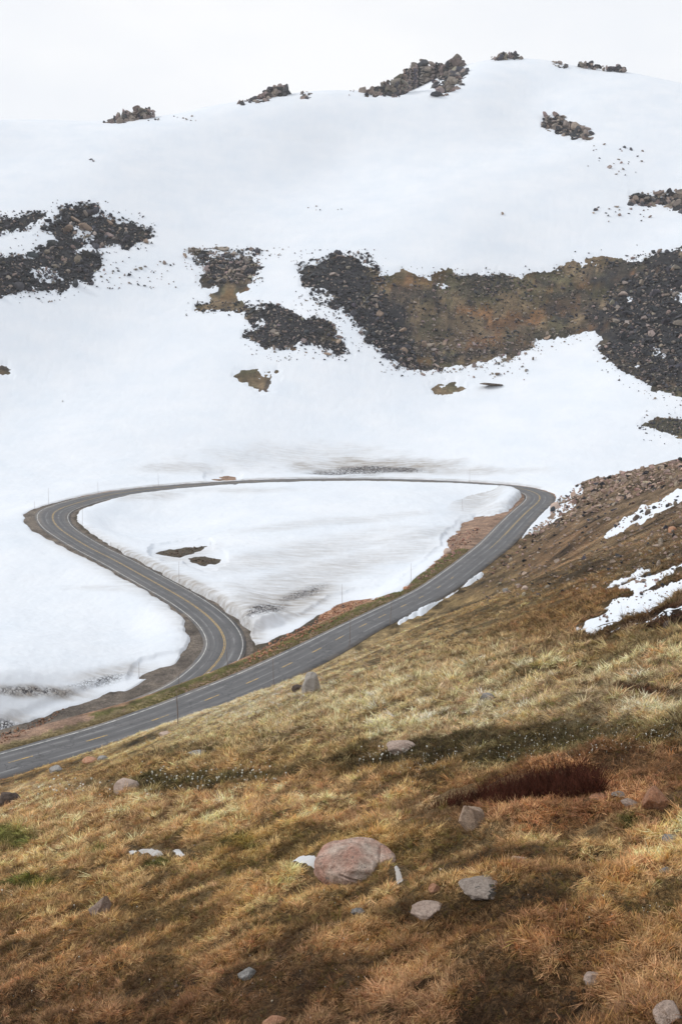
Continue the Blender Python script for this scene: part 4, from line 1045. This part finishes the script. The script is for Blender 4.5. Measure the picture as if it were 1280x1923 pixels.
# ------------------------------------------------------------------ snow poles
def pole(u, v, top, label, lean=0, rmin=60):
    a = hit([u], [v], rmin, 400)[0]
    if np.isnan(a[0]): return
    d = np.linalg.norm(a - np.array([0, 0, CAMZ])); hgt = (v - top) * d * M2P * 1.03
    segs = 7; V = []; F_ = []
    for k in range(segs + 1):
        t_ = k / segs; rad = .042 * (1 - .45 * t_)
        cx = lean * hgt * t_ + .03 * math.sin(t_ * 3 + u); cy = .02 * math.sin(t_ * 2.3 + v)
        for j in range(7):
            an = 2 * PI * j / 7; V.append((cx + rad * math.cos(an), cy + rad * math.sin(an), -.4 + (hgt + .4) * t_))
        if k:
            F_ += [((k - 1) * 7 + j, (k - 1) * 7 + (j + 1) % 7, k * 7 + (j + 1) % 7, k * 7 + j) for j in range(7)]
    F_.append(tuple(range(segs * 7, segs * 7 + 7)))
    o = mesh_obj('snow_pole', V, F_, MATS['pole_wood']); o.location = a.tolist()
    tag(o, label, 'snow pole', 'snow poles along the road')
for a in [(66,957,942,'short thin snow pole at the far left of the left hairpin'),(92,948,918,'thin snow pole behind the tip of the left hairpin',.03),(185,927,906,'thin snow pole on the far side just past the left hairpin'),
 (298,914,889,'thin snow pole on the far side of the road above the inner snow'),(155,992,947,'leaning snow pole inside the left hairpin',.05),(209,1030,1018,'short pole top in the snow inside the loop below the left hairpin'),
 (337,1092,1056,'thin snow pole in the inner snow bank above the lower road'),(395,1024,1017,'stub of a pole behind the small bare island'),(881,904,880,'thin snow pole on the far side near the right hairpin'),(868,959,937,'leaning snow pole in the inner snow near the right hairpin',-.06),
 (771,1104,1058,'snow pole beside the orange block on the near road'),(642,1137,1097,'snow pole on the inner embankment right of the dirty snow'),(731,1176,1126,'dark snow pole on the grass edge by the near road snow strip',.08),
 (655,1216,1162,'thin snow pole at the grass edge under the near road',.06),(514,1284,1237,'thin snow pole at the grass edge near the upright pale boulder',-.03),(334,1362,1297,'tall thin snow pole on the grass edge of the near road at left'),
 (337,1302,1264,'snow pole on the strip between the two roads'),(262,1274,1244,'snow pole by the snow strip at the gravel shoulder'),(428,1255,1219,'snow pole on the embankment where the lower road bends away',-.06)]:
    pole(*a[:4], **({'lean': a[4]} if len(a) > 4 else {}), rmin=(100 if a[1] < 1110 else 60))

# ------------------------------------------------------------------ willow shrub
SHRUB = [(808,1518),(850,1502),(900,1490),(960,1478),(1010,1468),(1060,1462),(1110,1462),(1135,1474),(1130,1492),(1080,1500),(1020,1508),(960,1515),(900,1516),(850,1518)]
def shrub():
    V = []; F_ = []
    outl = SHRUB
    q = in_poly(outl, 1900); h3 = hit(q[:, 0], q[:, 1], 5, 60)
    c0 = np.nanmean(h3, 0)
    for (u_, v_), a in zip(q, h3):
        if np.isnan(a[0]): continue
        d = np.linalg.norm(a - np.array([0, 0, CAMZ])); top = 20 + 17 * smooth(830, 1080, u_) * (1 - .5 * smooth(1110, 1140, u_))
        hgt = top * d * M2P * rng.uniform(.4, 1.45)
        dirn = np.array([rng.normal() * .5, rng.normal() * .5, 1.0]); dirn /= np.linalg.norm(dirn)
        p = a - c0; segs = 4; bend = rng.normal(size=2) * .35; rad0 = hgt * .016 + .0018
        n0 = len(V)
        for k in range(segs + 1):
            t_ = k / segs
            p_ = p + dirn * hgt * t_ + np.r_[bend * hgt * .35 * t_ * t_, -.02 * (k == 0)]
            rd = rad0 * (1 - .75 * t_)
            for j in range(3):
                an = 2 * PI * j / 3; V.append((p_[0] + rd * math.cos(an), p_[1] + rd * math.sin(an), p_[2]))
            if k: F_ += [(n0 + (k - 1) * 3 + j, n0 + (k - 1) * 3 + (j + 1) % 3, n0 + k * 3 + (j + 1) % 3, n0 + k * 3 + j) for j in range(3)]
    o = mesh_obj('willow_shrub', V, F_, MATS['willow_twig']); o.location = c0.tolist()
    tag(o, 'low spreading leafless shrub of dark red twigs in the rust coloured grass', 'shrub')
shrub()

# ------------------------------------------------------------------ grass (stuff): tufts instanced on scattered points
def tuft(name, seed, nb, length, spread, lean):
    rg = np.random.default_rng(seed); V = []; F_ = []; al = []; bl = []
    for i in range(nb):
        az = rg.uniform(0, 2 * PI); rad = spread * math.sqrt(rg.random())
        p = np.array([rad * math.cos(az), rad * math.sin(az), -.012])
        d = np.array([math.cos(az) * rg.uniform(.1, .8) + lean[0] + rg.normal() * .25, math.sin(az) * rg.uniform(.1, .8) + lean[1] + rg.normal() * .25, 1.0]); d /= np.linalg.norm(d)
        ln = length * rg.uniform(.5, 1.2); droop = rg.uniform(.8, 2.0); wd = rg.uniform(.0022, .0042) * (length / .11)
        sidev = np.cross(d, [0, 0, 1]); sidev /= (np.linalg.norm(sidev) + 1e-6)
        sidev = sidev * math.cos(i) + np.cross(sidev, d) * math.sin(i)
        n0 = len(V); bb = rg.random()
        for k in range(4):
            t_ = k / 3; q = p + d * ln * t_; q[2] -= droop * ln * .45 * t_ * t_; hd = d[:2] * droop * ln * .35 * t_ * t_; q[:2] += hd
            q[2] = max(q[2], -.012 + .012 * k)
            w_ = wd * (1 - .8 * t_)
            V.append(q - sidev * w_); V.append(q + sidev * w_); al += [t_, t_]; bl += [bb, bb]
            if k: F_.append((n0 + 2 * k - 2, n0 + 2 * k - 1, n0 + 2 * k + 1, n0 + 2 * k))
    o = mesh_obj(name, V, F_, MATS['grass_straw'], None, True, link=False)
    add_f(o.data, 'along', al); add_f(o.data, 'blade', bl)
    return o
TUFTS = [tuft('grass_tuft', 300 + k, 26, .11, .05, ((.35, -.25), (.1, -.5), (.5, 0), (-.2, -.4), (.2, .2), (.6, -.3))[k]) for k in range(6)]
def geo_scatter(name, pts, scl, rot, tin, var, sources, label, cat):
    o = mesh_obj(name, pts, [], None)
    me = o.data
    add_f(me, 'scl', scl); add_col(me, 'tint', tin)
    a = me.attributes.new('rot', 'FLOAT_VECTOR', 'POINT'); a.data.foreach_set('vector', rot.astype(np.float32).ravel())
    a = me.attributes.new('var', 'INT', 'POINT'); a.data.foreach_set('value', var.astype(np.int32))
    ng = bpy.data.node_groups.new(name, 'GeometryNodeTree')
    ng.interface.new_socket('Geometry', in_out='INPUT', socket_type='NodeSocketGeometry'); ng.interface.new_socket('Geometry', in_out='OUTPUT', socket_type='NodeSocketGeometry')
    gi = ng.nodes.new('NodeGroupInput'); go = ng.nodes.new('NodeGroupOutput')
    iop = ng.nodes.new('GeometryNodeInstanceOnPoints'); g2i = ng.nodes.new('GeometryNodeGeometryToInstance')
    for s in sources:
        oi = ng.nodes.new('GeometryNodeObjectInfo'); oi.inputs['Object'].default_value = s
        ng.links.new(oi.outputs['Geometry'], g2i.inputs[0])
    def na(nm, typ):
        n = ng.nodes.new('GeometryNodeInputNamedAttribute'); n.data_type = typ; n.inputs['Name'].default_value = nm; return n.outputs['Attribute']
    ng.links.new(gi.outputs[0], iop.inputs['Points']); ng.links.new(g2i.outputs[0], iop.inputs['Instance'])
    iop.inputs['Pick Instance'].default_value = True
    ng.links.new(na('var', 'INT'), iop.inputs['Instance Index']); ng.links.new(na('scl', 'FLOAT'), iop.inputs['Scale'])
    e2r = ng.nodes.new('FunctionNodeEulerToRotation'); ng.links.new(na('rot', 'FLOAT_VECTOR'), e2r.inputs[0]); ng.links.new(e2r.outputs[0], iop.inputs['Rotation'])
    ng.links.new(iop.outputs[0], go.inputs[0])
    md = o.modifiers.new('scatter', 'NODES'); md.node_group = ng
    return tag(o, label, cat, kind='stuff')
NG = 250000
ga = np.where(rng.random(NG) < .8, rng.uniform(-.36, .36, NG), rng.choice((-1, 1), NG) * rng.uniform(.36, .60, NG)); gl = rng.uniform(math.log(3.2), math.log(235), NG)
T = terrain(ga, gl)
rr = T['r']
zs = surf(T['x'], T['y'], gz)
clump = fbm(T['x'], T['y'], .55, 3, 111); clump2 = fbm(T['x'], T['y'], 2.2, 3, 115); far = smooth(12, 60, rr)
stony = .6 * smooth(1090, 1000, T['v'])
bareleft = smooth(1690, 1790, T['v']) * .25
keepm = (rr < T['rb'] - 3) & (T['th'] < -.02) & (T['dist'] > T['hw'] + .05 + .5 * rng.random(NG)) & (rng.random(NG) < np.clip(.66 + clump * 1.5 + clump2 * .7 - stony * .55 - bareleft, .06, 1))
tt, _ = zone_tint(T)
keepm &= sdf_poly(SHRUB, T['u'], T['v']) < -2
dark = smooth(.10, .16, tt.sum(1) / 3 + .01)
keepm &= rng.random(NG) < .35 + .65 * dark
scl = np.clip(.0085 * rr, .058, .22) / .12 * rng.uniform(.6, 1.25, NG) * np.clip(1 + clump * .7, .5, 1.5) * (1 - .3 * bareleft)
tt = tt * (1.05 + clump * .6 + clump2 * .45)[:, None] * (1 + rng.normal(size=(NG, 1)) * .18) * (1 + rng.normal(size=(NG, 3)) * .05)
pal = np.array([(1.2, 1.17, 1.1), (1.08, .86, .70), (.90, .86, .62), (.74, .66, .62), (1.35, 1.32, 1.28), (1, 1, 1)])
sel = fbm(T['x'], T['y'], .7, 4, 141, .8) + rng.normal(size=NG) * .22
pk = np.digitize(sel, [-.42, -.22, -.02, .2, .45])
tt = tt * np.array((1.30, 1.29, 1.34)) * pal[np.array([3, 2, 1, 5, 0, 4])[pk]]
rot = np.stack([rng.normal(size=NG) * .32 + .1, rng.normal(size=NG) * .32, np.where(rng.random(NG) < .7, rng.normal(size=NG) * .7, rng.uniform(0, 6.28, NG))], -1)
pts = np.stack([T['x'], T['y'], zs], -1)
k = keepm
geo_scatter('grass', pts[k], scl[k], rot[k], np.clip(tt[k], .015, .8), rng.integers(0, 6, NG)[k], TUFTS, 'dry straw coloured alpine grass covering the near hillside', 'grass')
# low matted litter and moss between the tufts
NM = 72000
ga = np.where(rng.random(NM) < .83, rng.uniform(-.36, .36, NM), rng.choice((-1, 1), NM) * rng.uniform(.36, .60, NM)); gl = rng.uniform(math.log(3.2), math.log(45), NM)
T2 = terrain(ga, gl); t2, _ = zone_tint(T2)
k2 = (T2['r'] < T2['rb'] - 3) & (T2['th'] < -.02) & (T2['dist'] > T2['hw'] + .3) & (sdf_poly(SHRUB, T2['u'], T2['v']) < -2)
sel = fbm(T2['x'], T2['y'], .5, 4, 151, .8) + rng.normal(size=NM) * .25
t2 = t2 * np.array([(.42, .36, .33), (.55, .62, .34), (.75, .60, .50), (.62, .58, .56), (1.0, .95, .9)])[np.digitize(sel, [-.35, -.15, .1, .4])] * (1 + rng.normal(size=(NM, 1)) * .2)
rot2 = np.stack([rng.normal(size=NM) * .5, rng.normal(size=NM) * .5, rng.uniform(0, 6.28, NM)], -1)
geo_scatter('ground_cover', np.stack([T2['x'], T2['y'], surf(T2['x'], T2['y'], gz)], -1)[k2], (np.clip(.0075 * T2['r'], .034, .2) / .12 * rng.uniform(.6, 1.3, NM))[k2], rot2[k2], np.clip(t2, .012, .7)[k2], rng.integers(0, 6, NM)[k2], TUFTS,
            'low brown mat of dead leaves and moss between the grass tufts', 'ground cover')
ga = rng.uniform(-.36, .36, 2600); gl = rng.uniform(math.log(3.2), math.log(28), 2600)
T2 = terrain(ga, gl); k2 = (T2['th'] < -.02) & (fbm(T2['x'], T2['y'], 2.5, 3, 161) + rng.normal(size=2600) * .2 > .05)
pr = T2['r'][k2]; npb = int(k2.sum())
rock_cloud('pebbles', np.stack([T2['x'], T2['y'], surf(T2['x'], T2['y'], gz)], -1)[k2], px_sizes(npb, 1.6, 9, 2.6) * pr * M2P * .55, rock_cols(npb, (.36, .30, .26), .3, .2), MATS['scree_rock'], lab='small pebbles in the bare soil of the foreground', cat='pebbles')
# grass strip between the two roads and along the inner verge
NV = 9000
ki_ = rng.uniform(k_at(.5), k_at(15.5), NV).astype(int); of_ = RC[ki_, 3] + .75 + np.abs(rng.normal(size=NV)) * np.where(RKI[ki_] < 5, .6, 1.1)
jl = rng.uniform(-.6, .6, NV); vx = RC[ki_, 0] + RN[ki_, 0] * of_ + RT[ki_, 0] * jl; vy = RC[ki_, 1] + RN[ki_, 1] * of_ + RT[ki_, 1] * jl
vt = np.where((RKI[ki_] < 5)[:, None], np.array((.26, .215, .12)), np.array((.15, .15, .055))) * (1 + rng.normal(size=(NV, 1)) * .3)
geo_scatter('verge_grass', np.stack([vx, vy, surf(vx, vy, gz)], -1), rng.uniform(1.2, 2.6, NV), np.stack([rng.normal(size=NV) * .2, rng.normal(size=NV) * .2, rng.uniform(0, 6.28, NV)], -1), np.clip(vt, .03, .6), rng.integers(0, 6, NV), TUFTS,
            'strip of short green and straw grass along the inner road verge', 'grass')

# ------------------------------------------------------------------ white flowers (stuff)
def flowers():
    pts = []
    for poly, n in (([(690,1420),(900,1400),(1290,1330),(1290,1395),(1080,1420),(900,1440),(700,1440)], 420), ([(225,1478),(300,1448),(470,1440),(560,1448),(470,1475),(330,1490)], 170), ([(650,1430),(760,1418),(860,1440),(700,1470)], 60),
                    ([(80,1478),(230,1470),(230,1490),(80,1488)], 60), ([(420,1650),(640,1650),(640,1700),(420,1690)], 20), ([(0,1660),(700,1760),(700,1910),(0,1910)], 45), ([(1040,1700),(1240,1700),(1240,1740),(1040,1730)], 20)):
        q = in_poly(poly, n); q = q + rng.normal(size=q.shape) * np.array((14, 9)); h3 = hit(q[:, 0], q[:, 1], 4, 120); pts += [a for a in h3 if not np.isnan(a[0])]
    V = []; F_ = []
    for a in pts:
        d = np.linalg.norm(a - np.array([0, 0, CAMZ])); s = rng.uniform(.8, 2.3) * d * M2P * (1 if d > 14 else .6)
        nrm = Vector((rng.normal() * .35, -.6 + rng.normal() * .3, 1)).normalized(); q = nrm.to_track_quat('Z', 'Y')
        n0 = len(V); base = Vector(a.tolist()) + Vector((0, 0, s * 1.6 + (.05 if d > 14 else .02)))
        V.append(tuple(base))
        for j in range(10):
            an = 2 * PI * j / 10; rd = s * (1 if j % 2 else .6)
            V.append(tuple(base + q @ Vector((rd * math.cos(an), rd * math.sin(an), .25 * s * (j % 2)))))
        F_ += [(n0, n0 + 1 + j, n0 + 1 + (j + 1) % 10) for j in range(10)]
        n1 = len(V); w_ = s * .12
        for zz in (-.02, 0):
            for dx, dy in ((-w_, 0), (w_, 0), (0, w_)):
                V.append((a[0] + dx, a[1] + dy, (a[2] - .02) if zz else base.z))
        F_ += [(n1 + j, n1 + (j + 1) % 3, n1 + 3 + (j + 1) % 3, n1 + 3 + j) for j in range(3)]
    o = mesh_obj('flowers', V, F_, MATS['petal']); tag(o, 'tiny white alpine flowers dotted over the dark turf', 'flowers', kind='stuff')
flowers()

# ------------------------------------------------------------------ air
zmin = float(Hg.min()) - 1
bm = bmesh.new(); bmesh.ops.create_cube(bm, size=1)
hz = bpy.data.meshes.new('haze'); bm.to_mesh(hz); bm.free()
ho = bpy.data.objects.new('haze', hz); col.objects.link(ho)
ho.scale = (6400, 6400, 330 - zmin); ho.location = (0, 0, (330 + zmin) / 2)
m = bpy.data.materials.new('haze'); m.use_nodes = True; t = m.node_tree; t.nodes.clear()
pv = N(t, 'ShaderNodeVolumePrincipled'); mo = N(t, 'ShaderNodeOutputMaterial'); t.links.new(pv.outputs[0], mo.inputs['Volume'])
pv.inputs['Color'].default_value = (.96, .98, 1, 1); pv.inputs['Density'].default_value = .00008; pv.inputs['Anisotropy'].default_value = 0
hz.materials.append(m); tag(ho, 'thin pale mountain haze filling the valley', 'haze', kind='stuff')
